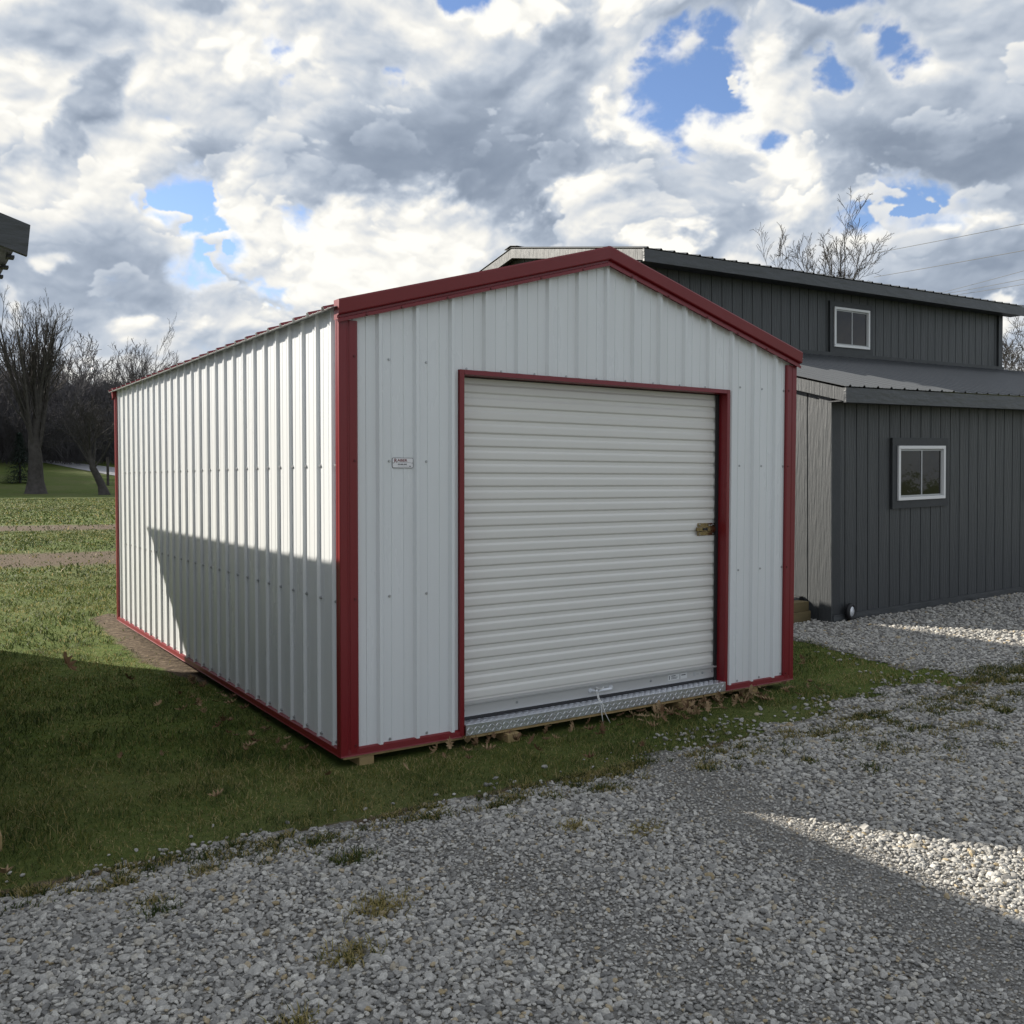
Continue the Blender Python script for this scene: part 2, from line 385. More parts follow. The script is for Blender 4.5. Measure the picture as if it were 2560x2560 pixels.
# rake trim: sculpted section swept up each slope, mitred at the ridge
sec=[(.03,.112),(-.036,.112),(-.040,.104),(-.034,.040),(-.030,.034),(-.012,.030),(-.012,.018),(-.024,.014),(-.024,-.004),(-.021,-.004),(-.021,.011),(.03,.012)]
cs=1/math.hypot(1,SL)
def rake(mb,yb,sy,s):
    for part in (0,):
        A=[];B=[]
        for (o,up) in sec:
            zz=up/cs
            A.append(( -.016 if s>0 else W+.016, yb+sy*o, H+zz-.016*SL)); B.append((W/2,yb+sy*o,H+zz+SL*W/2))
        n=len(mb.v); k=len(A); mb.v+=A+B
        for i in range(k): j=(i+1)%k; mb.f.append((n+i,n+j,n+k+j,n+k+i)); mb.m.append(0)
        mb.f.append(tuple(range(n,n+k))); mb.m.append(0)
for yb,sy in ((0,1),(Ls,-1)):
    for s in (1,-1):
        mb=MB(); rake(mb,yb,sy,s); mb.build('rake_trim',M['red'],shed)
# corner trims
def corner(cx,cy,sx,sy):
    P=[(.108,.022),(.108,.006),(.098,.001),(.060,.001),(.056,.005),(.048,.005),(.044,.001),(.004,0),(0,.004),(.001,.030),(.004,.033),(.001,.036),(.001,.055),(.006,.062),(.020,.062),(.020,.022)]
    mb=MB(); prof=[(cx+sx*a,cy+sy*b,0) for a,b in P]
    mb.extrude(prof,(0,0,.004),(0,0,H+.012)); return mb.build('corner_trim',M['red'],shed)
corner(0,0,1,1); corner(W,0,-1,1); corner(0,Ls,1,-1); corner(W,Ls,-1,-1)
# base trims
def base_trim(p0,p1,nrm):
    mb=MB(); p0=np.array(p0,float); p1=np.array(p1,float); n_=np.array(nrm,float)
    pr=[n_*.030+(0,0,.034),n_*(.018)+(0,0,.036),n_*.003+(0,0,.030),n_*.000+(0,0,.0),n_*(-.003)+(0,0,-.006),n_*.03+(0,0,-.006)]
    mb.extrude(pr,p0,p1); return mb.build('base_trim',M['red'],shed)
base_trim((.0,0,0),(.765,0,0),(0,1,0)); base_trim((2.925,0,0),(W,0,0),(0,1,0))
base_trim((0,.004,0),(0,Ls,0),(1,0,0)); base_trim((W,.004,0),(W,Ls,0),(-1,0,0)); base_trim((0,Ls,0),(W,Ls,0),(0,-1,0))
# door opening trim (J-trim, returns into the opening)
DX0,DX1,DZ=.775,2.925,2.105
mb=MB(); mb.extrude([(DX0-.026,.004,0),(DX0-.030,.0,0),(DX0-.002,-.002,0),(DX0,.002,0),(DX0,.105,0),(DX0-.03,.105,0)],(0,0,0.0),(0,0,DZ+.028)); mb.build('door_trim',M['red'],shed)
mb=MB(); mb.extrude([(DX1+.026,.004,0),(DX1+.030,.0,0),(DX1+.002,-.002,0),(DX1,.002,0),(DX1,.105,0),(DX1+.03,.105,0)],(0,0,0.0),(0,0,DZ+.028)); mb.build('door_trim',M['red'],shed)
mb=MB(); mb.extrude([(0,.004,DZ+.024),(0,.0,DZ+.028),(0,-.002,DZ+.002),(0,.002,DZ),(0,.10,DZ),(0,.10,DZ+.03)],(DX0,0,0),(DX1,0,0)); mb.build('door_trim',M['red'],shed)
# roll-up door
door=MB(); YD=.105; z0,z1=.165,DZ+.05; pts=[(z0,0)]; z=z0+.012; k=0
DP=.0795
while z+DP<z1:
    pts+=[(z+.004,0),(z+.014,.0085),(z+.020,.0092),(z+.046,.0092),(z+.052,.0085),(z+.064,0)]; z+=DP; k+=1
pts.append((z1,0))
sheet(door,pts,(0,YD,0),(0,0,1),(1,0,0),(0,-1,0),DX0+.004,DX1-.004,.002)
door=door.build('roll_up_door',M['door'],shed,fix=False)
mb=MB(); mb.extrude([(0,YD-.020,.085),(0,YD-.022,.095),(0,YD-.020,.150),(0,YD-.034,.158),(0,YD-.034,.166),(0,YD-.010,.172),(0,YD+.01,.172),(0,YD+.01,.085)],(DX0+.006,0,0),(DX1-.006,0,0)); bar=mb.build('bottom_bar',M['bar'],door)
mb=MB(); mb.box((DX0+.008,YD-.018,.066),(DX1-.008,YD+.005,.085)); mb.build('rubber_seal',M['black'],door)
mb=MB(); mb.box((DX1-.024,YD-.03,.06),(DX1-.001,YD-.016,DZ)); mb.build('guide_rail',M['black'],shed)
mb=MB(); mb.box((DX0+.001,YD-.03,.06),(DX0+.010,YD-.016,DZ)); mb.build('guide_rail',M['black'],shed)
mb=MB(); mb.box((DX0+.002,YD-.022,DZ-.007),(DX1-.002,YD-.016,DZ-.001)); mb.build('header_shade_strip',M['black'],shed)  # black strip standing in for the thin shading under the header
mb=MB(); y=YD-.045
mb.tube([(1.785,YD-.020,.128),(1.79,y,.128),(1.80,y-.012,.128),(1.92,y-.012,.130),(1.93,y,.130),(1.935,YD-.020,.130)],.008,8)
for x in (1.772,1.948): mb.tube([(x,YD-.020,.129),(x,YD-.030,.129)],.014,10)
mb.build('pull_handle',M['galv'],door)
for x,z in ((.82,.125),(2.79,.128),(2.885,.130),(1.2,.125),(2.3,.127)):
    mb=MB(); mb.tube([(x,YD-.021,z),(x,YD-.028,z)],[.009,.006],8); mb.build('rivet',M['zinc'],bar)
mb=MB(); mb.box((2.46,YD-.0215,.105),(2.64,YD-.0195,.148)); st=mb.build('label_sticker',M['paper'],bar)
mb=MB(); 
for (a,b,c,d) in ((2.47,2.475,.115,.14),(2.49,2.53,.135,.14),(2.49,2.55,.125,.128),(2.49,2.54,.117,.12),(2.57,2.573,.11,.144),(2.585,2.625,.132,.138)): mb.box((a,YD-.0225,c),(b,YD-.0212,d))
mb.build('sticker_print',M['ink'],st)
mb=MB(); mb.box((2.70,YD-.0215,.112),(2.722,YD-.0195,.142)); mb.box((2.73,YD-.0215,.120),(2.755,YD-.0195,.132)); mb.build('label_sticker',M['sash'],bar)
# latch
lt=empty('slide_latch',(2.735,YD-.012,1.105)); lt.scale=(.82,.9,.80); lt.parent=shed
mb=MB(); mb.box((.0,-.004,.0),(.205,0,.028)); mb.box((.0,-.004,.082),(.205,0,.110)); mb.box((.06,-.003,.028),(.205,-.0005,.082)); mb.build('base_plate',M['brass'],lt,.002)
mb=MB(); mb.box((-.022,-.018,.038),(.215,-.006,.074)); mb.build('slide_bolt',M['brass'],lt,.003)
mb=MB(); mb.extrude([(-.01,-.022,.034),(.19,-.020,.034),(.19,-.006,.034),(-.01,-.006,.034)],(0,0,-.006),(0,0,0)); mb.extrude([(0,-.020,.078),(.19,-.020,.078),(.19,-.006,.078),(0,-.006,.078)],(0,0,0),(0,0,.006)); mb.build('guide_channel',M['brass'],lt)
mb=MB(); mb.box((.05,-.024,.046),(.085,-.018,.066)); mb.box((.09,-.022,.044),(.105,-.018,.068)); mb.build('finger_tab',M['black'],lt,.002)
for a,b in ((.022,.014),(.185,.014),(.022,.096),(.185,.096),(.14,.088),(.165,.088)):
    mb=MB(); mb.tube([(a,-.004,b),(a,-.010,b)],[.008,.005],8); mb.build('rivet',M['zinc'],lt)
# tread plate threshold with raised lozenges
th=MB(); T0,T1=DX0+.002,DX1-.002; th.box((T0,-.012,.052),(T1,YD-.006,.064)); th.box((T0,-.014,.000),(T1,-.0100,.0635))
def loz(c,du,dv,nrm,L_=.0150,w=.0024,h=.0016):
    c,du,dv,nrm=map(np.array,(c,du,dv,nrm)); n=len(th.v)
    th.v+= [tuple(c-du*L_),tuple(c-dv*w),tuple(c+du*L_),tuple(c+dv*w),tuple(c+nrm*h-du*L_*.45),tuple(c+nrm*h+du*L_*.45)]
    for f in ((0,1,4),(1,5,4),(1,2,5),(2,3,5),(3,4,5),(3,0,4)): th.f.append(tuple(n+i for i in f)); th.m.append(0)
q=math.sqrt(.5); k=0; x=T0+.015
while x<T1-.012:
    for r_ in range(4):
        y_=-.002+.025*r_; s=1 if (k+r_)%2 else -1
        if y_<YD-.02: loz((x,y_,.0642),(q,s*q,0),(-s*q,q,0),(0,0,1))
    for r_ in range(2):
        z_=.014+.026*r_; s=1 if (k+r_)%2 else -1
        loz((x,-.0142,z_),(q,0,s*q),(-s*q,0,q),(0,-1,0))
    x+=.025; k+=1
th.build('threshold_plate',M['alu'],shed,fix=False)
# floor frame of treated lumber and skids
mb=MB(); mb.box((.02,.012,-.022),(3.64,.05,.0)); mb.box((.775,-.008,-.018),(2.925,.012,-.001)); mb.build('floor_joist',M['wood2'],shed)
mb=MB(); mb.box((.05,YD+.03,.0),(W-.05,Ls-.05,.03)); mb.build('floor_deck',M['wood'],shed)
for x in (.55,1.35,2.3,3.1):
    mb=MB(); mb.box((x,.35,-.10),(x+.09,Ls-.3,-.022)); mb.build('skid',M['wood'],shed)
mb=MB(); mb.box((.05,YD+.02,.03),(.06,YD+.03,2.3)); 
# sign plate
sg=empty('maker_plate',(.385,YF-.005,1.591)); sg.parent=shed
def rrect(w,h,r,n=4):
    o=[]
    for cx,cy,a0 in ((w-r,h-r,0),(-w+r,h-r,90),(-w+r,-h+r,180),(w-r,-h+r,270)):
        for i in range(n+1): a=R_(a0+90*i/n); o.append((cx+r*math.cos(a),cy+r*math.sin(a)))
    return o
mb=MB(); mb.extrude([(x,0,z) for x,z in rrect(.066,.0285,.008)],(0,-.0004,0),(0,.001,0)); mb.build('border',M['ink'],sg)
mb=MB(); mb.extrude([(x,0,z) for x,z in rrect(.0632,.0262,.006)],(0,-.0016,0),(0,0.0006,0)); mb.build('plate',M['sign'],sg)
def text(s,size,x,z,m_,name,ext=.0002,bold=0,sx=1):
    cu=bpy.data.curves.new(name,'FONT'); cu.body=s; cu.size=size; cu.extrude=ext; cu.offset=bold
    o=bpy.data.objects.new(name,cu); C.objects.link(o); bpy.context.view_layer.update()
    me=bpy.data.meshes.new_from_object(o.evaluated_get(bpy.context.evaluated_depsgraph_get())); bpy.data.objects.remove(o)
    me.materials.clear(); me.materials.append(m_); n=bpy.data.objects.new(name,me); C.objects.link(n); n.parent=sg
    n.location=(x,-.0019,z); n.rotation_euler=(R_(90),0,0); n.scale=(sx,1,1); return n
text('R',.030,-.054,.002,M['inkred'],'lettering',bold=.0006,sx=1.0)
text('ABER',.0195,-.034,.0075,M['inkred'],'lettering',bold=.0005,sx=1.35)
text('818-486-3045',.0098,-.030,-.011,M['ink'],'lettering',bold=.0003)
mb=MB(); mb.box((-.034,-.0020,.0022),(.050,-.0015,.0032)); mb.box((-.030,-.0020,-.0182),(.032,-.0015,-.0172)); mb.box((.038,-.0020,-.020),(.052,-.0015,-.0165)); mb.build('printed_line',M['ink'],sg)
for x in (-.0585,.0585):
    mb=MB(); mb.tube([(x,-.0016,.0),(x,-.005,.0)],[.0035,.002],8); mb.build('rivet',M['zinc'],sg)
# screws
sm=MB(); sm.tube([(0,0,0),(0,-.0015,0)],.0085,10); sm.tube([(0,-.0015,0),(0,-.007,0)],.0055,6)
screw0=sm.build('screw',M['zinc']); first=[True]
def screw(p,par,rz=0,s=1.):
    if first[0]: o=screw0; first[0]=False
    else: o=screw0.copy(); C.objects.link(o)
    o.location=p; o.rotation_euler=(0,0,rz); o.scale=(s,s,s); o.parent=par; return o
for z in (.048,.85,1.60,2.16):
    for x in (.304,.537,.697,3.078,3.306,3.540): screw((x,YF,z),front) if not (z==2.16 and x==.697) else None
for k in range(9): screw((.79+.24*k,YF-.02,DZ+.034),front,0,.9)
rows=[]
for z in (.83,1.575,.055):
    for k in range(26): rows.append((.104+SP*k,z+(-.018*k/26 if z>1 else 0)))
for (y,z) in rows[:67]: screw((.024,y,z),side,R_(-90),1.35)
rest=MB()
for (y,z) in rows[67:]+[(.165+SP*k,2.32) for k in range(26)]: rest.tube([(.024,y,z),(.018,y,z)],.007,6)
for y in np.arange(.165,5.9,SP):
    for z in (.05,.83,1.57): rest.tube([(W-.024,y,z),(W-.018,y,z)],.007,6)
rs=rest.build('screw_rows',M['zinc'],side); tag(rs,kind='stuff')
M['redscrew']=mat('red_screw',(.12,.01,.012),.4)
def redscrew(p,rz=0):
    mb=MB(); mb.tube([(0,0,0),(0,-.0015,0)],.008,8); mb.tube([(0,-.0015,0),(0,-.006,0)],.005,6); o=mb.build('trim_screw',M['redscrew'],shed); o.location=p; o.rotation_euler=(0,0,rz)
for x in (.15,.36,.65,.94,1.3,1.62,2.02,2.34,2.7,3.0,3.3,3.52): redscrew((x,-.024,H+.004+SL*min(x,W-x)))
for z in (.05,.85,1.6,2.16): redscrew((.088,.001,z)); redscrew((W-.088,.001,z))

# blocks under the shed
for i,(x,lab) in enumerate(((.115,'short treated wood block under the front left corner of the white shed'),(1.05,'treated wood block under the left part of the tread plate'),(2.47,'treated wood block under the right part of the tread plate'),(3.20,'dark treated wood block under the front right corner of the white shed'))):
    mb=MB(); mb.box((x,-.045 if i in(1,2) else .015,-.082),(x+.088,.40,-.024)); o=mb.build('wood_block',M['wood2'],None,.003); tag(o,lab,'wood block','wood blocks propping the white shed')
# cord
mb=MB()
mb.tube([(1.80,YD-.050,.150),(1.815,YD-.070,.140),(1.80,YD-.062,.118),(1.785,YD-.060,.128),(1.80,YD-.048,.148)],.0045,6)
mb.tube([(1.80,YD-.06,.118),(1.795,YD-.075,.09),(1.79,.0,.062),(1.786,-.022,.050),(1.782,-.028,.0),(1.790,-.034,-.07)],.003,6)
mb.tube([(1.81,YD-.06,.118),(1.80,YD-.080,.09),(1.80,.0,.064),(1.797,-.024,.052),(1.80,-.032,.01),(1.835,-.05,-.065)],.003,6)
mb.tube([(1.80,YD-.052,.14),(1.83,YD-.072,.138),(1.85,YD-.07,.15)],.0035,6)
mb.tube([(1.74,.03,.064),(1.72,.01,.062),(1.76,-.0,.063),(1.80,.02,.065),(1.82,.01,.064)],.004,6)
o=mb.build('pull_cord',M['cord'],None,smooth=True); tag(o,'white cord knotted on the door handle and hanging down to the grass','cord')

# ------------------------------------------------------------------ charcoal building on the right
bld=tag(empty('garage_building',(6.2266,1.639,0),(0,R_(-1.1746),0)),'charcoal board-sided building with raised upper storey, right of the white shed','building')
def groove_prof(u0,u1,first,pitch,w=.010,d=.009):
    pts=[(u0,0)]; k=math.floor((u0-first)/pitch)-1
    while True:
        c=first+k*pitch; k+=1
        if c-w>u1: break
        for p in ((c-w/2-.002,0),(c-w/2,-d),(c+w/2,-d),(c+w/2+.002,0)):
            if pts[-1][0]+1e-4<p[0]<u1-1e-4: pts.append(p)
    pts.append((u1,0)); return pts
LR=13.5; BW=11.4
lean=lambda y: 2.44+(y+.28)*.262
mb=MB(); sheet(mb,groove_prof(0,LR-.2,.23,.1935),(0,0,0),(1,0,0),(0,0,1),(0,-1,0),-.05,2.42,.02); mb.build('front_wall',M['siding'],bld,fix=False)
def endtop(y):
    if y<3.0: return lean(y)-.03
    if y<=8.4: return 4.36+.2*(2.7-abs(y-5.7))
    return lean(11.4-y)-.03
mb=MB()
yy=[0,3.0]; 
sheet(mb,groove_prof(0,2.999,.30,.203),(0,0,0),(0,1,0),(0,0,1),(-1,0,0),-.1,lambda y:endtop(y),.02)
sheet(mb,groove_prof(3.0,8.4,.30,.203),(0,0,0),(0,1,0),(0,0,1),(-1,0,0),-.1,lambda y:endtop(max(3.0,y)),.02)
sheet(mb,groove_prof(8.401,11.4,.30,.203),(0,0,0),(0,1,0),(0,0,1),(-1,0,0),-.1,lambda y:endtop(y),.02)
mb.build('end_wall',M['siding'],bld,fix=False)
mb=MB(); sheet(mb,groove_prof(0,11.4,.3,.203),(LR-.2,0,0),(0,1,0),(0,0,1),(1,0,0),-.1,2.4,.02); mb.build('end_wall',M['siding'],bld,fix=False)
mb=MB(); sheet(mb,groove_prof(0,LR-.2,.2,.203),(0,11.4,0),(1,0,0),(0,0,1),(0,1,0),-.1,2.42,.02); mb.build('back_wall',M['siding'],bld,fix=False)
mb=MB(); sheet(mb,groove_prof(0,8.63,.12,.203),(0,3.0,0),(1,0,0),(0,0,1),(0,-1,0),3.2,4.36,.02); mb.build('upper_wall',M['siding'],bld,fix=False)
mb=MB(); sheet(mb,groove_prof(0,8.63,.12,.203),(0,8.4,0),(1,0,0),(0,0,1),(0,1,0),3.2,4.36,.02); mb.build('upper_wall',M['siding'],bld,fix=False)
mb=MB(); sheet(mb,groove_prof(3.0,8.4,.3,.203),(8.63,0,0),(0,1,0),(0,0,1),(1,0,0),3.1,lambda y:endtop(y),.02); mb.build('upper_wall',M['siding'],bld,fix=False)
mb=MB(); mb.box((.0,-.035,-.12),(LR-.2,-.004,.075)); mb.build('base_board',M['fascia'],bld)
mb=MB(); mb.box((-.004,-.028,.077),(.118,-.002,2.30)); mb.build('corner_trim',M['trim'],bld)
mb=MB(); mb.box((-.030,-.028,-.08),(-.006,.125,2.40)); mb.build('corner_board',M['siding'],bld)
mb=MB(); mb.box((8.53,2.968,3.3),(8.655,2.995,4.33)); mb.build('corner_trim',M['trim'],bld)
# lower roof
def slope(y0,z0,y1,z1,u0,u1,name='lower_roof',pitch=.2286):
    v=np.array((0,y1-y0,z1-z0)); ln=np.linalg.norm(v); v/=ln; n_=np.array((0,-v[2],v[1])) if v[1]>0 else np.array((0,v[2],-v[1]))
    mb=MB(); sheet(mb,ribs(u0,u1,u0+.06,pitch,.017,True,.024,.010),(0,y0,z0),(1,0,0),v,n_,0,ln,.004); return mb.build(name,M['roofing'],bld,fix=False)
slope(-.285,2.447,3.0,3.31,-.13,LR); slope(11.685,2.447,8.4,3.31,-.13,LR)
mb=MB(); mb.box((8.63,2.9,3.0),(LR,8.5,3.28)); mb.hexa([(8.66,2.9,3.30),(LR,2.9,3.30),(LR,5.7,3.72),(8.66,5.7,3.72),(8.66,2.9,3.305),(LR,2.9,3.305),(LR,5.7,3.725),(8.66,5.7,3.725)]); mb.build('rear_roof',M['roofing'],bld)
mb=MB(); mb.box((-.12,-.275,2.285),(LR,-.245,2.435)); mb.build('fascia',M['fascia'],bld)
mb=MB(); mb.box((-.10,-.244,2.300),(LR,-.03,2.312)); mb.build('soffit',M['trim'],bld)
mb=MB(); mb.hexa([(-.115,-.243,2.30),(-.085,-.243,2.30),(-.085,2.99,3.15),(-.115,2.99,3.15),(-.115,-.243,2.43),(-.085,-.243,2.43),(-.085,2.99,3.285),(-.115,2.99,3.285)]); mb.build('rake_board',M['siding'],bld)
mb=MB(); mb.box((0,2.94,3.305),(8.66,2.972,3.36)); mb.build('flashing',M['trim'],bld)
# upper roof
slope(2.69,4.425,5.70,5.027,-.16,8.93,'upper_roof'); slope(8.71,4.425,5.70,5.027,-.16,8.93,'upper_roof')
mb=MB(); 
for s in (-1,1): mb.hexa([(-.18,5.7,5.050),(8.95,5.7,5.050),(8.95,5.7+s*.17,5.016),(-.18,5.7+s*.17,5.016),(-.18,5.7,5.054),(8.95,5.7,5.054),(8.95,5.7+s*.17,5.020),(-.18,5.7+s*.17,5.020)])
mb.build('ridge_cap',M['roofing'],bld)
mb=MB(); mb.box((-.15,2.70,4.258),(8.92,2.73,4.412)); mb.build('fascia',M['fascia'],bld)
mb=MB(); mb.box((-.12,2.731,4.27),(8.90,2.965,4.285)); mb.build('soffit',M['trim'],bld)
for u in (-.15,8.89):
    for s in (-1,1):
        mb=MB(); e=5.7+s*2.968
        mb.hexa([(u,e,4.275),(u+.03,e,4.275),(u+.03,5.7,4.869),(u,5.7,4.869),(u,e,4.412),(u+.03,e,4.412),(u+.03,5.7,5.006),(u,5.7,5.006)]); mb.build('rake_board',M['siding'],bld)
        mb=MB(); mb.hexa([(u+.032,e,4.385),(u+.032,e,4.385),(u+.032,e,4.385),(u+.032,e,4.385)]*2) if False else None
# windows
def window(u,z,w,h,y,gl,case=.088):
    wn=empty('window',(u,y,z)); wn.parent=bld
    mb=MB(); c=case
    mb.box((-c,-.030,-c),(w+c,-.004,0)); mb.box((-c,-.030,h),(w+c,-.004,h+c)); mb.box((-c,-.030,.0005),(0,-.004,h-.0005)); mb.box((w,-.030,.0005),(w+c,-.004,h-.0005)); mb.build('casing',M['trim'],wn)
    mb=MB(); f=.036
    mb.box((0,-.050,0),(w,-.006,f)); mb.box((0,-.050,h-f),(w,-.006,h)); mb.box((0,-.050,f),(f,-.006,h-f)); mb.box((w-f,-.050,f),(w,-.006,h-f)); mb.build('frame',M['vinyl'],wn,.003)
    for a,b,yo in ((f+.002,w/2+.012,-.034),(w/2-.018,w-f-.002,-.024)):
        mb=MB(); s=.020
        mb.box((a,yo,f+.002),(b,yo+.018,f+s)); mb.box((a,yo,h-f-s),(b,yo+.018,h-f-.002)); mb.box((a,yo,f+s),(a+s,yo+.018,h-f-s)); mb.box((b-s,yo,f+s),(b,yo+.018,h-f-s)); sa=mb.build('sash',M['sash'],wn)
        mb=MB(); mb.box((a+s,yo+.006,f+s),(b-s,yo+.010,h-f-s)); mb.build('pane',gl,sa)
window(1.10,1.247,.895,.607,-.002,M['glass']); window(3.97,1.26,.895,.607,-.002,M['glass']); window(7.1,1.26,.895,.607,-.002,M['glass'])
window(3.92,3.45,.865,.608,2.998,M['glass_up'])
# things at the foot of its left corner
mb=MB(); mb.box((-.19,-.07,0),(.19,.07,.11)); o=mb.build('timber_block',M['wood3'],None,.004); o.location=(5.93,1.86,.0); o.rotation_euler=(0,0,R_(8)); tag(o,'dark lower timber block on the gravel beside the charcoal building','wood block','timber blocks stacked by the charcoal building')
mb=MB(); mb.box((-.19,-.07,0),(.15,.07,.10)); o=mb.build('timber_block',M['wood3'],None,.004); o.location=(5.95,1.885,.111); o.rotation_euler=(0,0,R_(4)); tag(o,'pale sunlit timber block lying on top of the dark one','wood block','timber blocks stacked by the charcoal building')
mb=MB(); mb.extrude([(0,-.05,-.02),(.12,-.05,-.02),(.12,-.05,.24),(.06,-.05,.24),(0,-.05,.14)],(0,0,0),(0,.10,0)); o=mb.build('skid_end',M['black'],bld); o.location=(-.13,.40,.0)
wh=tag(empty('jack_wheel',(6.47,1.575,.105),(0,0,R_(12))),'small black wheel with a white hub leaning on the charcoal base board','wheel')
mb=MB()
def lathe(mb,prof,k=20):
    n=len(mb.v)
    for (y,r) in prof:
        for j in range(k): a=2*math.pi*j/k; mb.v.append((r*math.cos(a),y,r*math.sin(a)))
    for i in range(len(prof)-1):
        for j in range(k): mb.f.append((n+i*k+j,n+i*k+(j+1)%k,n+(i+1)*k+(j+1)%k,n+(i+1)*k+j)); mb.m.append(0)
lathe(mb,[(-.018,.055),(-.024,.070),(-.020,.086),(0,.092),(.020,.086),(.024,.070),(.018,.055)]); mb.build('tyre',M['black'],wh,smooth=True)
mb=MB(); lathe(mb,[(-.012,.0),(-.022,.012),(-.020,.02),(-.012,.03),(-.016,.052),(-.010,.056),(.01,.056),(.012,.0)]); mb.build('hub',M['galv'],wh,smooth=True)
mb=MB(); mb.box((-.02,.0,-.13),(.02,.03,.0)); mb.build('bracket',M['black'],wh)

# ------------------------------------------------------------------ neighbouring shed on the left
ns=tag(empty('neighbour_shed',(-1.56,-.73,0)),'dark-fascia shed whose eave corner juts in from the left edge','shed')
ex,ez=0,2.44; LB=7.75; RB=LB-1.25  # unseen ridge and open rear overhang shaped to cast the slanted wall shadow
rr_,rz_=.14,2.482
mb=MB(); mb.hexa([(-rr_,.03,rz_),(0,.03,2.44),(0,LB,2.44),(-rr_,LB,rz_),(-rr_,.03,rz_+.015),(0,.03,2.455),(0,LB,2.455),(-rr_,LB,rz_+.015)])
mb.hexa([(-rr_,.03,rz_),(-rr_,LB,rz_),(-4.2,LB,1.34),(-4.2,.03,1.34),(-rr_,.03,rz_+.015),(-rr_,LB,rz_+.015),(-4.2,LB,1.355),(-4.2,.03,1.355)]); mb.build('roof',M['under'],ns)
mb=MB(); mb.hexa([(-rr_,0,rz_-.105),(0,0,2.335),(0,.03,2.335),(-rr_,.03,rz_-.105),(-rr_,0,rz_+.015),(.012,0,2.45),(.012,.03,2.45),(-rr_,.03,rz_+.015)]); mb.hexa([(-4.2,0,1.24),(-rr_,0,rz_-.105),(-rr_,.03,rz_-.105),(-4.2,.03,1.24),(-4.2,0,1.355),(-rr_,0,rz_+.015),(-rr_,.03,rz_+.015),(-4.2,.03,1.355)]); mb.build('fascia',M['fascia'],ns)
mb=MB(); mb.hexa([(-4.0,.2,-.02),(-.24,.2,-.02),(-.24,.24,-.02),(-4.0,.24,-.02),(-4.0,.2,1.38),(-.24,.2,2.44),(-.24,.24,2.44),(-4.0,.24,1.38)]); mb.build('front_wall',M['siding'],ns)
mb=MB(); sheet(mb,groove_prof(.24,RB,.3,.203),(-.24,0,0),(0,1,0),(0,0,1),(1,0,0),-.02,2.43,.03); mb.build('side_wall',M['siding'],ns,fix=False)
mb=MB(); mb.hexa([(-4.0,RB-.04,-.05),(-.27,RB-.04,-.05),(-.27,RB,-.05),(-4.0,RB,-.05),(-4.0,RB-.04,1.38),(-.27,RB-.04,2.42),(-.27,RB,2.42),(-4.0,RB,1.38)]); mb.build('back_wall',M['siding'],ns)
mb=MB(); mb.box((-4.0,.24,-.02),(-3.96,RB-.05,1.36)); mb.build('side_wall',M['siding'],ns)
mb=MB()
for k in range(34): mb.box((-.02,.05+.2286*k,2.425),(.010,.05+.2286*k+.05,2.436))
mb.build('roof_rib_ends',M['trim'],ns)
for x in (-.42,-2.0,-3.6):
    mb=MB(); mb.box((x,.44,-.09),(x+.09,RB-.05,-.02)); mb.build('skid',M['wood2'],ns)
mb=MB(); mb.box((-.06,.44,-.075),(.03,.66,-.005)); o=mb.build('wood_block',M['wood2'],None,.003); o.location=(-1.665,-.68,0); tag(o,'wood block at the extreme left edge, sticking out over the grass','wood block')

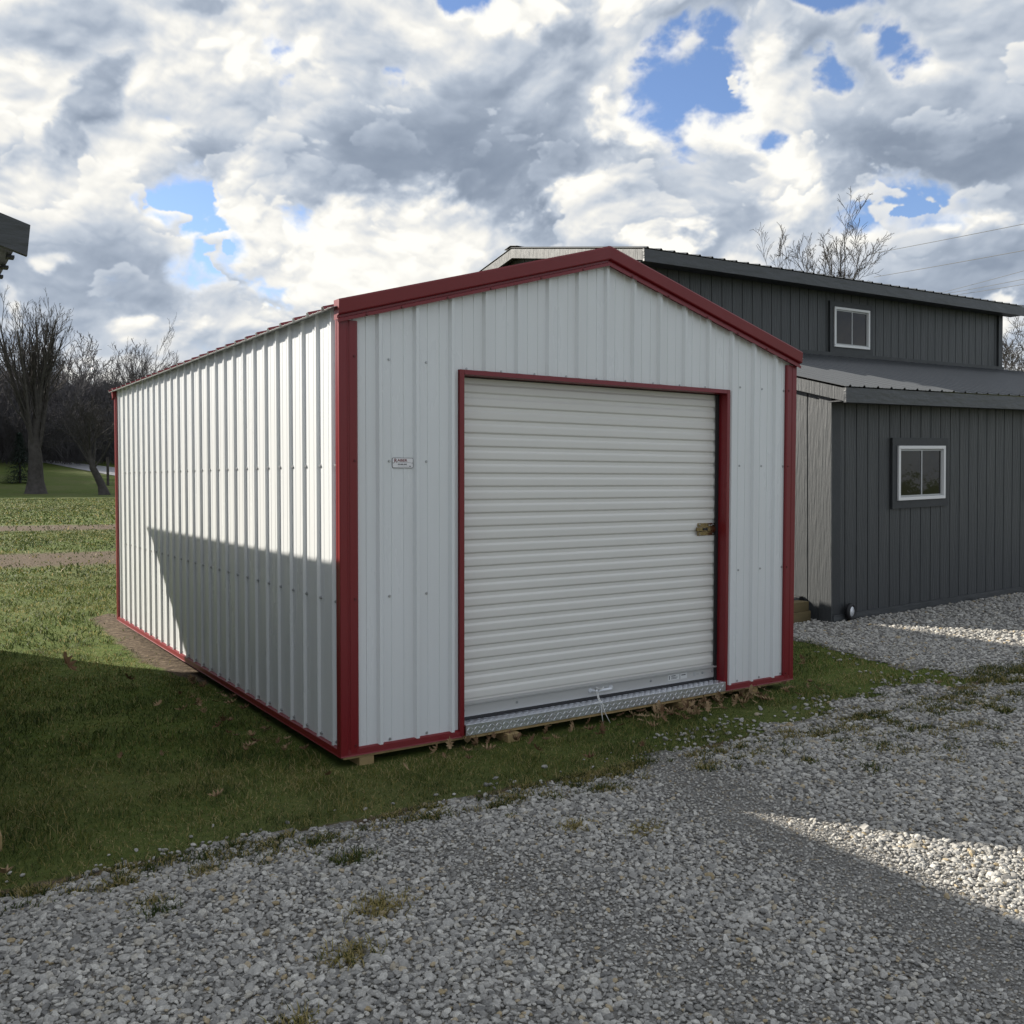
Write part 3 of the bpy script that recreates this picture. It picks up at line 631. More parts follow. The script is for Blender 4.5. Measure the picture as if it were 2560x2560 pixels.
# ------------------------------------------------------------------ trees
def grow(seed,height,trunk_h,r0,stems,spread,upright,lev_max=4,dens=1.0,rmin=.012,lean=0,first_low=.3,kids=(8,7,6,5),ang_=(24,52),wob=1,leader=.55):
    rs=np.random.RandomState(seed); trunk=[]; limbs=[]
    def unit(v): return v/(np.linalg.norm(v)+1e-9)
    def branch(p,d,L,r,lev):
        n=max(3,int(5-lev*.5)); pts=[p]; q=p.copy(); dd=d.copy()
        for i in range(n):
            dd=unit(dd+rs.normal(0,(.09+.04*lev)*wob,3)+np.array((0,0,upright*(.10 if lev<3 else .05)))); q=q+dd*L/n; pts.append(q)
        rr=[max(rmin,r*(1-.72*i/n)) for i in range(n+1)]
        limbs.append((pts,rr,lev))
        if lev>=lev_max: return
        nk=max(2,int(kids[lev-1]*dens*(.75+.5*rs.rand())))
        for k in range(nk):
            t=.22+.76*(k+rs.rand()*.8)/nk; t=min(t,.99); i=int(t*n); f=t*n-i
            bp=pts[i]*(1-f)+pts[min(i+1,n)]*f; bd=unit(pts[min(i+1,n)]-pts[i])
            a=rs.rand()*6.283; side=unit(np.cross(bd,unit(rs.normal(0,1,3)))); 
            ang=R_(rs.uniform(*ang_)); nd=unit(bd*math.cos(ang)+side*math.sin(ang)+np.array((0,0,.12*upright)))
            branch(bp,nd,L*rs.uniform(.34,.58)*(1-.35*t),max(rmin,r*(1-.72*t)*.55),lev+1)
    tp=[np.array((0,0,-.2)),np.array((0,0,.05*trunk_h)),np.array((lean*.2,0,trunk_h*.35)),np.array((lean*.6,0,trunk_h*.7)),np.array((lean,0,trunk_h))]
    rt=[r0*2.0,r0*1.4,r0*1.0,r0*.9,r0*.8]
    if leader:
        q=tp[-1].copy(); hh=(height-trunk_h)*leader; 
        for i in range(1,9): q=q+np.array((rs.normal(0,.035*hh/2),rs.normal(0,.035*hh/2),hh/8)); tp.append(q); rt.append(r0*.8*(1-i/8.4)**.8)
    trunk=(tp,rt)
    for s in range(stems):
        az=6.283*(s+rs.rand()*.6)/stems; el=R_(rs.uniform(*spread)); tt=rs.rand()**1.6*.8 if leader else 0; kk=4+tt*(len(tp)-5); k0=int(kk); base=(tp[k0]*(1-kk+k0)+tp[min(k0+1,len(tp)-1)]*(kk-k0) if leader else tp[-1])+np.array((0,0,-trunk_h*first_low*rs.rand()*(1-tt)))
        d=np.array((math.cos(az)*math.cos(el),math.sin(az)*math.cos(el),math.sin(el)))
        branch(base,d,(height-base[2])*rs.uniform(.74,1.05)/max(.55,math.sin(el))*(.85),r0*rs.uniform(.24,.38)*(1-.4*tt),1)
    return trunk,limbs
def tubes_np(limbs):
    VS=[];QS=[];n0=0
    for pts,rr,lev in limbs:
        k=6 if lev<=1 else (4 if lev==2 else 3); P=np.array(pts); n=len(P)
        t=np.gradient(P,axis=0); t/=np.linalg.norm(t,axis=1)[:,None]+1e-9
        a=np.cross(t,np.where(abs(t[:,2:3])<.9,(0,0,1.),(1.,0,0))); a/=np.linalg.norm(a,axis=1)[:,None]+1e-9; b=np.cross(t,a)
        an=np.arange(k)*2*math.pi/k; r=np.array(rr)[:,None,None]
        V=P[:,None,:]+r*(np.cos(an)[None,:,None]*a[:,None,:]+np.sin(an)[None,:,None]*b[:,None,:])
        VS.append(V.reshape(-1,3)); i=np.arange(n-1)[:,None]*k; j=np.arange(k)[None,:]; j2=(j+1)%k
        QS.append(np.stack([n0+i+j,n0+i+j2,n0+i+k+j2,n0+i+k+j],-1).reshape(-1,4)); n0+=n*k
    return np.concatenate(VS),np.concatenate(QS)
def tree(loc,label,m_,name='bare_tree',group=None,rz=0,flare=1,**kw):
    root=tag(empty(name,loc,(0,0,rz)),label,'tree',group)
    tr,lb=grow(**kw); mb=MB(); mb.tube(tr[0],[tr[1][0]*flare]+tr[1][1:],14); mb.build('trunk',m_,root,smooth=True)
    V,Q=tubes_np(lb); np_mesh('crown',V,Q,m_,parent=root); return root
tree((8.93,87.7,0),'tall bare tree with a thick flared trunk, left of the white shed',M['bark'],group='bare trees across the lawn',seed=13,height=16.5,trunk_h=3.6,r0=.66,stems=16,spread=(62,87),upright=1.35,rmin=.013,kids=(9,5,4,3),lev_max=4,flare=1.3,ang_=(18,40),wob=.45)
tree((13.94,84.4,0),'smaller bare tree with a leaning trunk close to the back corner of the shed',M['bark'],group='bare trees across the lawn',seed=2,height=8.0,trunk_h=2.4,r0=.34,stems=13,spread=(30,75),upright=.8,rmin=.012,kids=(8,6,4,3),lean=-.9,wob=.8)
tree((23.0,110.9,1.6),'rounded bare tree rising above the shed roof behind the leaning tree',M['bark_far'],group='bare trees across the lawn',seed=26,height=14.5,trunk_h=6,r0=.24,stems=11,spread=(45,84),upright=1.2,rmin=.012,kids=(9,6,4,3),ang_=(20,44),wob=.6)
tree((3.2,90,.0),'bare tree partly cut off by the left edge of the picture',M['bark'],group='bare trees across the lawn',seed=31,height=15,trunk_h=3,r0=.4,stems=12,spread=(60,85),upright=1.2,rmin=.014,kids=(8,5,4,3),ang_=(18,40),wob=.6)
tree((21.75,13.6,.1),'bare tree with long forked limbs standing behind the charcoal building',M['bark_pale'],seed=74,height=9.2,trunk_h=4.8,r0=.13,stems=6,spread=(48,84),upright=.9,rmin=.0055,kids=(10,7,5,3),ang_=(20,45),wob=.7)
for i,(x,y,h) in enumerate(((52,26.5,9.2),(55,25,11.2),(58,26,10.2),(61,24,9),(60,31,9.5))):
    tree((x,y,.8),('thin bare sapling touching the right end of the charcoal building','bare tree second from the left in the thicket at the right edge','bare tree in the middle of the thicket at the right edge','low bare tree farthest right in the thicket','bare tree at the back of the thicket at the right edge')[i],M['bark_pale'],group='bare trees at the right edge',seed=60+i,height=h,trunk_h=2.0,r0=.14,stems=7,spread=(25,75),upright=.6,rmin=.012,kids=(7,6,5,4))
# small spruce
sp=tag(empty('spruce_tree',(9.2,102,1.0)),'small dark spruce at the foot of the hill behind the big bare tree','tree')
mb=MB(); mb.tube([(0,0,-.3),(0,0,5.0)],[.14,.02],8); mb.build('trunk',M['bark'],sp)
vs=[];qs=[]
for k in range(3400):
    z=.5+4.6*rng.random()**1.3; rad=(5.3-z)/4.8*1.9*(.25+.75*rng.random()); a=rng.random()*6.283
    c=np.array((rad*math.cos(a),rad*math.sin(a),z-.25*rad)); d=np.array((math.cos(a),math.sin(a),-.25+rng.normal()*.2)); s=np.cross(d,(0,0,1)); n=len(vs)
    vs+= [c-s*.05,c+s*.05,c+d*.28+s*.01,c+d*.28-s*.01]; qs.append((n,n+1,n+2,n+3))
np_mesh('crown',np.array(vs),np.array(qs),M['needle'],parent=sp)
# wood beyond the road, with unseen shade trees added at left: one mass
V1=[];Q1=[];n0=0
temps=[tubes_np(grow(seed=s_,height=1*15,trunk_h=2.2,r0=.22,stems=7,spread=(30,82),upright=.9,rmin=.035,kids=(8,6,4,3),lev_max=3+(s_%2))[1]) for s_ in (101,102,104)]
trk=MB(); trk.tube([(0,0,-1),(0,0,4)],[.3,.2],6); TV=np.array(trk.v)
for k in range(215):
    u=rng.random(); dist=rng.uniform(150,205) if k>30 else rng.uniform(138,150)
    ang=R_(-3)+u*R_(15.5); x=CAM[0]+dist*math.sin(ang); y=CAM[1]+dist*math.cos(ang)
    if k>=150: x=rng.uniform(-75,-2); y=rng.uniform(100,142)+.0*x  # unseen trees left of the view, added to shade the far lawn
    V,Q=temps[k%3]; s=rng.uniform(.65,1.0)*(1.0 if k>30 else .6); a=rng.random()*6.283; ca,sa=math.cos(a),math.sin(a)
    Vr=np.stack([V[:,0]*ca-V[:,1]*sa,V[:,0]*sa+V[:,1]*ca,V[:,2]],-1)*s+np.array((x,y,float(terrain(x,y))))
    V1.append(Vr); Q1.append(Q+n0); n0+=len(Vr)
# undergrowth twigs
K=60000; ang=R_(-3)+rng.random(K)*R_(16); dist=rng.uniform(146,200,K); x=CAM[0]+dist*np.sin(ang); y=CAM[1]+dist*np.cos(ang); z=terrain(x,y)+rng.random(K)**1.5*11.0
d=rng.normal(0,.5,(K,3)); d[:,2]=abs(d[:,2])+.5; d/=np.linalg.norm(d,axis=1)[:,None]; Lk=rng.uniform(.8,2.4,K)[:,None]; P=np.stack([x,y,z],-1); sd=np.cross(d,(0,1,0)); sd/=np.linalg.norm(sd,axis=1)[:,None]; w=.035
Vt=np.stack([P-sd*w,P+sd*w,P+d*Lk+sd*w*.4,P+d*Lk-sd*w*.4],1).reshape(-1,3); V1.append(Vt); Q1.append(np.arange(K*4).reshape(-1,4)+n0)
K=90000; x=rng.uniform(-85,3,K); y=rng.uniform(98,142,K); z=terrain(x,y)+rng.random(K)**1.2*15.0  # wide twig quads kept out of view, added only to deepen the lawn's shade
d=rng.normal(0,.6,(K,3)); d[:,2]=abs(d[:,2])+.4; d/=np.linalg.norm(d,axis=1)[:,None]; Lk=rng.uniform(1,3,K)[:,None]; P=np.stack([x,y,z],-1); sd=np.cross(d,(0,1,0)); sd/=np.linalg.norm(sd,axis=1)[:,None]; w=.10; ok=~in_view(P,3)[0]; d,Lk,P,sd=d[ok],Lk[ok],P[ok],sd[ok]; n0+=len(Vt); K=len(P)
Vt=np.stack([P-sd*w,P+sd*w,P+d*Lk+sd*w*.4,P+d*Lk-sd*w*.4],1).reshape(-1,3); V1.append(Vt); Q1.append(np.arange(K*4).reshape(-1,4)+n0)
wd=np_mesh('woods',np.concatenate(V1),np.concatenate(Q1),M['bark_far']); tag(wd,'dark mass of bare trees beyond the far road, with unseen trees added at left for shade','woods',kind='stuff')
mb=MB(); mb.tube([(0,0,-.3),(0,0,3.0)],.13,8); o=mb.build('wooden_post',M['bark'],None); o.location=(16.6,97.1,.6); tag(o,'thin dark post standing beside the leaning bare tree','post')
# utility wires
for i,(a,b,lab) in enumerate((((50.65,33.,15.92),(43.58,19.59,13.75),'topmost overhead wire right of the bare tree'),((50.73,32.88,14.42),(43.55,19.55,12.48),'second overhead wire from the top, starting behind the bare tree'),((54.01,30.66,13.35),(43.54,19.52,11.51),'third overhead wire from the top above the dark roof'),((54.22,30.51,13.3),(43.53,19.51,11.11),'fourth overhead wire from the top above the dark roof'),((54.65,30.23,13.22),(43.52,19.5,10.86),'fifth overhead wire from the top, close over the dark roof'),((57.8,28.04,11.19),(43.49,19.44,8.94),'lowest overhead wire, under the roof overhang at the right'))):
    a=np.array(a);b=np.array(b); d=b-a; pts=[]
    for t in np.linspace(-.0 if i<5 else 0,2.6,18): p=a+d*t; p[2]+=.06*(t*(t-1)); pts.append(p)
    mb=MB(); mb.tube(pts,.016 if i<2 else .013,5); o=mb.build('power_line',M['wire'],None); tag(o,lab,'wire','overhead wires at the right')

# ------------------------------------------------------------------ grass
def blades(x,y,h,w,tint,lean=.6,flat=None):
    n=len(x); z=terrain(x,y)-.004; a=rng.random(n)*6.283; side=np.stack([np.cos(a),np.sin(a),0*a],-1); b=rng.random(n)*6.283
    ln=np.abs(rng.normal(0,lean,n)); dirx=np.stack([np.cos(b)*ln,np.sin(b)*ln,np.ones(n)],-1); dirx/=np.linalg.norm(dirx,axis=1)[:,None]
    dir2=dirx+np.stack([np.cos(b),np.sin(b),-.6*np.ones(n)],-1)*rng.uniform(.2,1.2,n)[:,None]; dir2/=np.linalg.norm(dir2,axis=1)[:,None]
    P=np.stack([x,y,z],-1); h=h[:,None]; w=w[:,None] if hasattr(w,'__len__') else w
    m=P+dirx*h*.55; t=m+dir2*h*.5; t[:,2]=np.maximum(t[:,2],z+.003)
    V=np.stack([P-side*w,P+side*w,m+side*w*.8,m-side*w*.8,t+side*w*.12,t-side*w*.12],1).reshape(-1,3)
    i=np.arange(n)[:,None]*6; Q=np.concatenate([i+np.array([[0,1,2,3]]),i+np.array([[3,2,4,5]])]); return V,Q,np.repeat(tint,6)
VS=[];QS=[];TS=[];n0=0
def add(V,Q,T):
    global n0
    VS.append(V);QS.append(Q+n0);TS.append(T);n0+=len(V)
def under_shed(x,y): return (x>-.01)&(x<3.67)&(y>.0)&(y<5.95)
def tint_for(x,y):
    p=.42*vnoise(x,y,.5,11)+.30*vnoise(x,y,1.7,12)+.28*vnoise(x,y,.18,15)
    front=(1-ss(.0,1.6,y))*.16; t=.06+.55*p+front*.6+rng.normal(0,.13,len(x)); straw=rng.random(len(x))<(.08+front+.30*np.clip(p-.45,0,1)*2)
    return np.clip(np.where(straw,.8+.2*rng.random(len(x)),t),0,1)
for (dens,d0,d1,x0,x1,y0,y1,h,w) in ((6500,0,6,-4,5.2,-1.1,3,(.018,.055),.0016),(3600,6,9.5,-5,5.4,-1.1,7,(.02,.055),.0023),(1100,9.5,16,-6,6,0,12,(.025,.06),.0042),(330,16,30,-8,6,8,28,(.03,.065),.009),(70,30,70,-10,14,22,70,(.04,.08),.02)):
    n=int(dens*(x1-x0)*(y1-y0)); x=rng.uniform(x0,x1,n); y=rng.uniform(y0,y1,n)
    ok,f=in_view(np.stack([x,y,0*x],-1),.5); dist=np.hypot(x-CAM[0],y-CAM[1]); 
    g=grass_amt(x,y); soft=g+rng.normal(0,.05,n)
    ok&=(dist>=d0)&(dist<d1)&((soft>0)|(y>7.5))&~under_shed(x,y)&~((x>5.4)&(y<9))
    da=dirt_amt(x,y); ok&=rng.random(n)>np.clip((da+.45*(vnoise(x,y,.12,13)-.5)+.35*(vnoise(x,y,.7,17)-.5)-.25)*2.0,0,np.where(y>9,.86,.97))
    # thin, stony lawn to the right of the door
    thin=ss(1.6,3.2,x)*(1-ss(-.35,.1,y)); ok&=rng.random(n)>thin*.55*(vnoise(x,y,.3,14)>.42)
    bare=(ss(.62,.85,vnoise(x,y,.35,41)+.25*(vnoise(x,y,.1,42)-.5))*(rng.random(n)<.8))[ok]
    x=x[ok];y=y[ok]; clump=(.5+1.0*vnoise(x,y,.22,16)**1.2)*(1-.45*bare); hh=rng.uniform(*h,len(x))*clump
    add(*blades(x,y,hh,w*rng.uniform(.7,1.3,len(x)),np.clip(tint_for(x,y)+bare*rng.uniform(.1,.75,len(x))*(y<8),0,1),.85))
# tufts in the gravel and along the border
TUFTS=[]
def tuft(cx,cy,n,r,h,brown):
    TUFTS.append((cx,cy,r)); n=int(n*1.8); h=h*1.35
    x=cx+rng.normal(0,r,n); y=cy+rng.normal(0,r*.7,n); t=np.where(rng.random(n)<brown,rng.uniform(.78,1,n),rng.uniform(.05,.5,n))
    add(*blades(x,y,rng.uniform(.4,1,n)*h,.0024*np.ones(n),t,.9))
for (cx,cy,n,r,h,br) in ((-.50,-1.30,180,.05,.05,.15),(-.62,-1.75,260,.06,.045,.9),(-.83,-2.0,220,.05,.045,.85),(-1.25,-1.35,90,.04,.04,.2),(.42,-1.52,160,.05,.035,.9),(.65,-1.72,200,.06,.03,.95),(.88,-1.15,150,.05,.05,.25),(-1.55,-2.35,160,.04,.04,.6),(-1.45,-2.2,120,.04,.04,.3),(-1.1,-2.25,120,.04,.04,.8)):
    tuft(cx,cy,n,r,h,br)
for k in range(240):
    x=rng.uniform(-1.9,5.2); e=float(edge_y(np.array([x]))[0]); y=e-abs(rng.normal(0,.16 if x<1.5 else .42)); tuft(x,y,rng.integers(20,90),rng.uniform(.02,.06),rng.uniform(.025,.05),rng.uniform(.1,.8) if x<3 else rng.uniform(.1,.6))
for k in range(90):
    x=rng.uniform(2.6,6.4); y=rng.uniform(-2.0,-.6); tuft(x,y,rng.integers(20,110),rng.uniform(.03,.09),rng.uniform(.02,.04),rng.uniform(.2,.9))
for k in range(26):
    a=rng.uniform(.0,1.0); tuft(5.0+1.6*a+rng.normal(0,.1),-.75+rng.normal(0,.12)-.1*a,120,.08,.045,.25)
grass=np_mesh('grass',np.concatenate(VS),np.concatenate(QS),M['blade'],np.concatenate(TS)); tag(grass,'short winter lawn grass, part green and part straw','grass',kind='stuff')
nblades=sum(len(v) for v in VS)//6

# ------------------------------------------------------------------ gravel stones (instanced on points)
def fine_amt(x,y):
    """wheel tracks where the stone is crushed fine"""
    def band(px,py,qx,qy,w):
        dx,dy=qx-px,qy-py; L=math.hypot(dx,dy); nxx,nyy=-dy/L,dx/L; dd=np.abs((x-px)*nxx+(y-py)*nyy); return np.exp(-(dd/w)**2)
    wob=.12*(vnoise(x,y,.8,21)-.5)
    f=np.maximum(band(1.35,-1.3,.72,-3.6,.30),band(-.1,-1.75,.18,-3.6,.0+.22)*.6)
    return np.clip(f+wob*2,0,1)
PX=[];PS=[]
for (sp_,d0,d1,s0,s1,x0,x1,y0,y1) in ((.0158,0,4.2,.0095,.0190,-4.5,3,-4,-.5),(.0195,4.2,6.2,.0115,.0205,-4,6,-4,-.4),(.027,6.2,9.5,.0145,.021,-3,9,-5,3),(.042,9.5,15,.022,.028,0,15,-4,4),(.08,15,26,.035,.05,4,24,-6,8)):
    ax=np.arange(x0,x1,sp_); ay=np.arange(y0,y1,sp_); x,y=np.meshgrid(ax,ay); x=x.ravel(); y=y.ravel(); n=len(x)
    x=x+rng.uniform(-.5,.5,n)*sp_*1.3; y=y+rng.uniform(-.5,.5,n)*sp_*1.3
    ok,_=in_view(np.stack([x,y,0*x],-1),.35); dist=np.hypot(x-CAM[0],y-CAM[1]); g=grass_amt(x,y)
    inb=(x>6.2)&(y>1.6)
    ok&=(dist>=d0)&(dist<d1)&~inb&(y<7)&((g+rng.normal(0,.035,n)<0)|((rng.random(n)<.09)&(x>1.8)&(y<-.25)&(g<.5))|((rng.random(n)<.13)&(g<.10))|((rng.random(n)<.025)&(g<.35)))&~((x>-.1)&(x<3.75)&(y>-.05))
    tm=np.zeros(n)
    for (tx,ty,tr_) in TUFTS:
        if tr_<.03: continue
        m_=ok&(abs(x-tx)<.25)&(abs(y-ty)<.25); tm[m_]=np.maximum(tm[m_],np.exp(-((x[m_]-tx)**2+((y[m_]-ty)/.7)**2)/(tr_*1.1)**2))
    ok&=rng.random(n)>tm*.85
    x=x[ok];y=y[ok];n=len(x); fa_=fine_amt(x,y)
    s=s0*.70+(s1*.94-s0*.70)*rng.random(n)**2.3; s*=(1-.55*fa_); big=rng.random(n)<.03*(1-fa_); s=np.where(big,s*1.55,s)
    PX.append(np.stack([x,y,terrain(x,y)+.004+rng.random(n)*.006],-1)); PS.append(s)
PX=np.concatenate(PX); PS=np.concatenate(PS); n=len(PX)
me=bpy.data.meshes.new('gravel'); me.vertices.add(n); me.vertices.foreach_set('co',PX.astype(np.float32).ravel())
a=me.attributes.new('scl','FLOAT','POINT'); a.data.foreach_set('value',PS.astype(np.float32))
rot=np.stack([rng.normal(0,.35,n),rng.normal(0,.35,n),rng.random(n)*6.283],-1)
a=me.attributes.new('rot','FLOAT_VECTOR','POINT'); a.data.foreach_set('vector',rot.astype(np.float32).ravel())
a=me.attributes.new('pick','INT','POINT'); a.data.foreach_set('value',rng.integers(0,8,n).astype(np.int32))
gravel=bpy.data.objects.new('gravel',me); C.objects.link(gravel); tag(gravel,'loose grey limestone gravel covering the yard','gravel',kind='stuff')
me.materials.append(M['stone'])
ng=bpy.data.node_groups.new('gravel_stones','GeometryNodeTree'); ng.interface.new_socket('Geometry',in_out='INPUT',socket_type='NodeSocketGeometry'); ng.interface.new_socket('Geometry',in_out='OUTPUT',socket_type='NodeSocketGeometry')
N=ng.nodes; L=ng.links; gi=N.new('NodeGroupInput'); go=N.new('NodeGroupOutput')
g2i=N.new('GeometryNodeGeometryToInstance')
for k in range(8):
    ico=N.new('GeometryNodeMeshIcoSphere'); ico.inputs['Radius'].default_value=1; ico.inputs['Subdivisions'].default_value=2
    pos=N.new('GeometryNodeInputPosition'); va=N.new('ShaderNodeVectorMath'); va.operation='ADD'; va.inputs[1].default_value=(k*7.3,k*3.1,k*1.7); L.new(pos.outputs[0],va.inputs[0])
    vo=N.new('ShaderNodeTexVoronoi'); vo.inputs['Scale'].default_value=.75; L.new(va.outputs[0],vo.inputs['Vector'])
    no=N.new('ShaderNodeTexNoise'); no.inputs['Scale'].default_value=1.1; L.new(va.outputs[0],no.inputs['Vector'])
    ma=N.new('ShaderNodeMath'); ma.operation='MULTIPLY_ADD'; L.new(vo.outputs['Distance'],ma.inputs[0]); ma.inputs[1].default_value=-.55; ma.inputs[2].default_value=.75
    mb2=N.new('ShaderNodeMath'); mb2.operation='MULTIPLY_ADD'; L.new(no.outputs['Fac'],mb2.inputs[0]); mb2.inputs[1].default_value=.9; L.new(ma.outputs[0],mb2.inputs[2])
    sc2=N.new('ShaderNodeVectorMath'); sc2.operation='SCALE'; L.new(pos.outputs[0],sc2.inputs[0]); L.new(mb2.outputs[0],sc2.inputs['Scale'])
    spn=N.new('GeometryNodeSetPosition'); L.new(ico.outputs[0],spn.inputs['Geometry']); L.new(sc2.outputs[0],spn.inputs['Position'])
    tr=N.new('GeometryNodeTransform'); tr.inputs['Scale'].default_value=(1.15,.85,.48+.04*(k%4)); L.new(spn.outputs[0],tr.inputs['Geometry'])
    sm2=N.new('GeometryNodeSetMaterial'); sm2.inputs['Material'].default_value=M['stone']; L.new(tr.outputs[0],sm2.inputs['Geometry'])
    sh=N.new('GeometryNodeSetShadeSmooth'); sh.inputs['Shade Smooth'].default_value=False; L.new(sm2.outputs[0],sh.inputs['Geometry'])
    L.new(sh.outputs[0],g2i.inputs[0])
iop=N.new('GeometryNodeInstanceOnPoints'); iop.inputs['Pick Instance'].default_value=True
L.new(gi.outputs[0],iop.inputs['Points']); L.new(g2i.outputs[0],iop.inputs['Instance'])
def attr(nm,ty):
    a=N.new('GeometryNodeInputNamedAttribute'); a.data_type=ty; a.inputs['Name'].default_value=nm; return a.outputs['Attribute']
L.new(attr('pick','INT'),iop.inputs['Instance Index'])
er=N.new('FunctionNodeEulerToRotation'); L.new(attr('rot','FLOAT_VECTOR'),er.inputs[0]); L.new(er.outputs[0],iop.inputs['Rotation'])
L.new(attr('scl','FLOAT'),iop.inputs['Scale']); L.new(iop.outputs[0],go.inputs[0])
mo=gravel.modifiers.new('stones','NODES'); mo.node_group=ng
print('stones',n,'blades',nblades)

# ------------------------------------------------------------------ fallen oak leaves
LEAF=[(0,-.5),(.05,-.32),(.20,-.28),(.10,-.12),(.32,-.02),(.14,.08),(.28,.24),(.10,.26),(.12,.42),(0,.5)]
LEAF=LEAF+[(-a,b) for a,b in LEAF[-2:0:-1]]
def leaf_geom(mb,c,size,rz,tilt,curl,mi=0):
    n=len(mb.v); ca,sa=math.cos(rz),math.sin(rz); pts=[(0,0)]+LEAF
    for (a,b) in pts:
        x=a*size; y=b*size; z=curl*size*(a*a*3+b*b*1.2)+.004; y2=y*math.cos(tilt)-z*math.sin(tilt); z2=y*math.sin(tilt)+z*math.cos(tilt)
        mb.v.append((c[0]+x*ca-y2*sa,c[1]+x*sa+y2*ca,c[2]+z2+abs(math.sin(tilt))*size*.5))
    k=len(LEAF)
    for i in range(k): mb.f.append((n,n+1+i,n+1+(i+1)%k)); mb.m.append(mi)
lit=MB()
def gz_(x,y): return float(terrain(x,y))
for k in range(230):
    r=rng.random()
    if r<.5: x=rng.normal(2.75,.42); y=rng.normal(-.13,.12)
    elif r<.72: x=rng.uniform(.5,2.6); y=rng.normal(-.12,.1)
    elif r<.85: x=rng.uniform(-.35,.0); y=rng.uniform(.3,2.8)
    else: x=rng.uniform(-1.4,4.6); y=rng.uniform(-.7,2.2)
    if under_shed(x,y-.08): continue
    leaf_geom(lit,(x,y,gz_(x,y)+rng.uniform(.012,.035)),rng.uniform(.05,.10),rng.random()*6.28,rng.normal(0,.6),rng.uniform(.3,1.6),int(rng.random()<.5))
o=lit.build('leaf_litter',[M['leaf'],M['leafdark']],None,fix=False); tag(o,'brown oak leaves drifted along the foot of the shed','leaves',kind='stuff')
for (x,y,s,t,lab) in ((-.86,3.35,.20,.9,'large upright brown leaf in the sunlit grass near the shadow line'),(-.52,2.75,.12,.5,'dark brown leaf in the shaded grass left of the shed wall'),(-.42,1.62,.11,.3,'pale tan leaf lying between the shed wall and the left edge'),(-1.66,-.62,.11,.2,'tan oak leaf at the left edge above the gravel border'),(1.0,-.42,.09,.6,'russet leaf on the grass in front of the left end of the threshold')):
    mb=MB(); leaf_geom(mb,(0,0,0),s,rng.random()*6,t,.8); o=mb.build('fallen_leaf',M['leaf'] if 'tan' in lab else M['leafdark'],None,fix=False); o.location=(x,y,gz_(x,y)+.03); tag(o,lab,'leaf','fallen oak leaves on the lawn')

# ---- cloud field: numpy fBm shaded towards the sun, stored as two lookup maps over world directions
def pnoise(x,y,seed):
    xi=np.floor(x).astype(np.int64); yi=np.floor(y).astype(np.int64); fx=(x-xi).astype(np.float32); fy=(y-yi).astype(np.float32)
    tab=np.random.RandomState(seed).rand(256,256).astype(np.float32)*6.2832; gxt=np.cos(tab); gyt=np.sin(tab)
    def g(i,j,dx,dy): a=(i&255); b=(j&255); return gxt[a,b]*dx+gyt[a,b]*dy
    u=fx*fx*fx*(fx*(fx*6-15)+10); v=fy*fy*fy*(fy*(fy*6-15)+10)
    a=g(xi,yi,fx,fy)*(1-u)+g(xi+1,yi,fx-1,fy)*u; b=g(xi,yi+1,fx,fy-1)*(1-u)+g(xi+1,yi+1,fx-1,fy-1)*u
    return a*(1-v)+b*v
def fbm(x,y,oct_,seed,rough=.5,billow=False):
    s=0;a=1.;t=0
    for o in range(oct_):
        n=pnoise(x*2**o+o*13.7,y*2**o-o*7.1,seed+o)*1.5
        if billow: n=2.6*np.sqrt(n*n+.004)-.9
        s=s+n*a; t+=a; a*=rough
    return s/t
def blur(a,k):
    if k<1: return a
    for ax in (0,1):
        for _ in range(2):
            p=np.pad(a,[(k,k) if i==ax else (0,0) for i in range(2)],mode='edge'); c=np.cumsum(p,axis=ax,dtype=np.float64)
            c=np.insert(c,0,0,axis=ax); n=a.shape[ax]
            a=((np.take(c,range(2*k+1,2*k+1+n),axis=ax)-np.take(c,range(0,n),axis=ax))/(2*k+1)).astype(np.float32)
    return a
SHADE=[(0,0,200,100,.58),(130,100,235,215,.42),(230,25,330,200,.85),(300,0,450,45,.52),(385,65,465,155,.9),(330,100,380,150,.85),(510,0,710,75,.75),(560,80,655,130,.92),(660,50,760,200,.6),(890,5,1010,85,1.),(330,255,510,345,.46),(100,215,190,285,.5),(0,285,305,405,.86),(405,315,610,437,.95),(430,180,600,250,.62),(620,200,800,240,.8),(610,215,1060,420,.36),(740,280,980,385,.24),(520,400,980,600,.93),(870,500,960,560,.7),(40,450,420,610,.44),(0,600,240,720,.55),(60,470,130,510,.8),(240,590,320,640,.85),(1100,0,1255,180,.85),(951,90,1155,250,.55),(950,230,1110,450,.36),(1145,178,1300,265,.95),(1322,213,1418,280,.97),(1275,285,1408,457,.55),(1068,325,1255,417,.82),(1210,400,1307,475,1.05),(1408,127,1560,406,.92),(1306,0,1550,76,.55),(1540,140,1960,345,.46),(1640,235,1960,330,.28),(1560,280,1720,340,.45),(1650,0,1932,90,.6),(1743,391,1880,442,.88),(1770,440,1950,560,.38),(1640,450,1780,540,.52),(1865,560,1932,590,.95),(1880,600,1932,700,.9),(1330,470,1440,540,.75),(160,640,230,720,.7),(340,600,420,660,.85),(0,530,40,620,.75)]
BLUE=[(830,-20,900,45,1.0),(480,70,590,115,.62),(310,340,415,405,1.0),(400,410,490,500,.8),(565,370,645,440,.7),(1222,85,1340,230,1.05),(1300,85,1405,230,1.0),(1395,235,1455,275,.65),(1540,-20,1665,35,.95),(1672,55,1755,125,.8),(1645,350,1795,425,.9),(690,135,780,190,.45),(535,140,605,190,.45),(1560,385,1700,440,.6),(420,480,560,560,.5),(1560,125,1660,190,.5),(590,440,650,480,.4),(340,470,450,570,.35)]
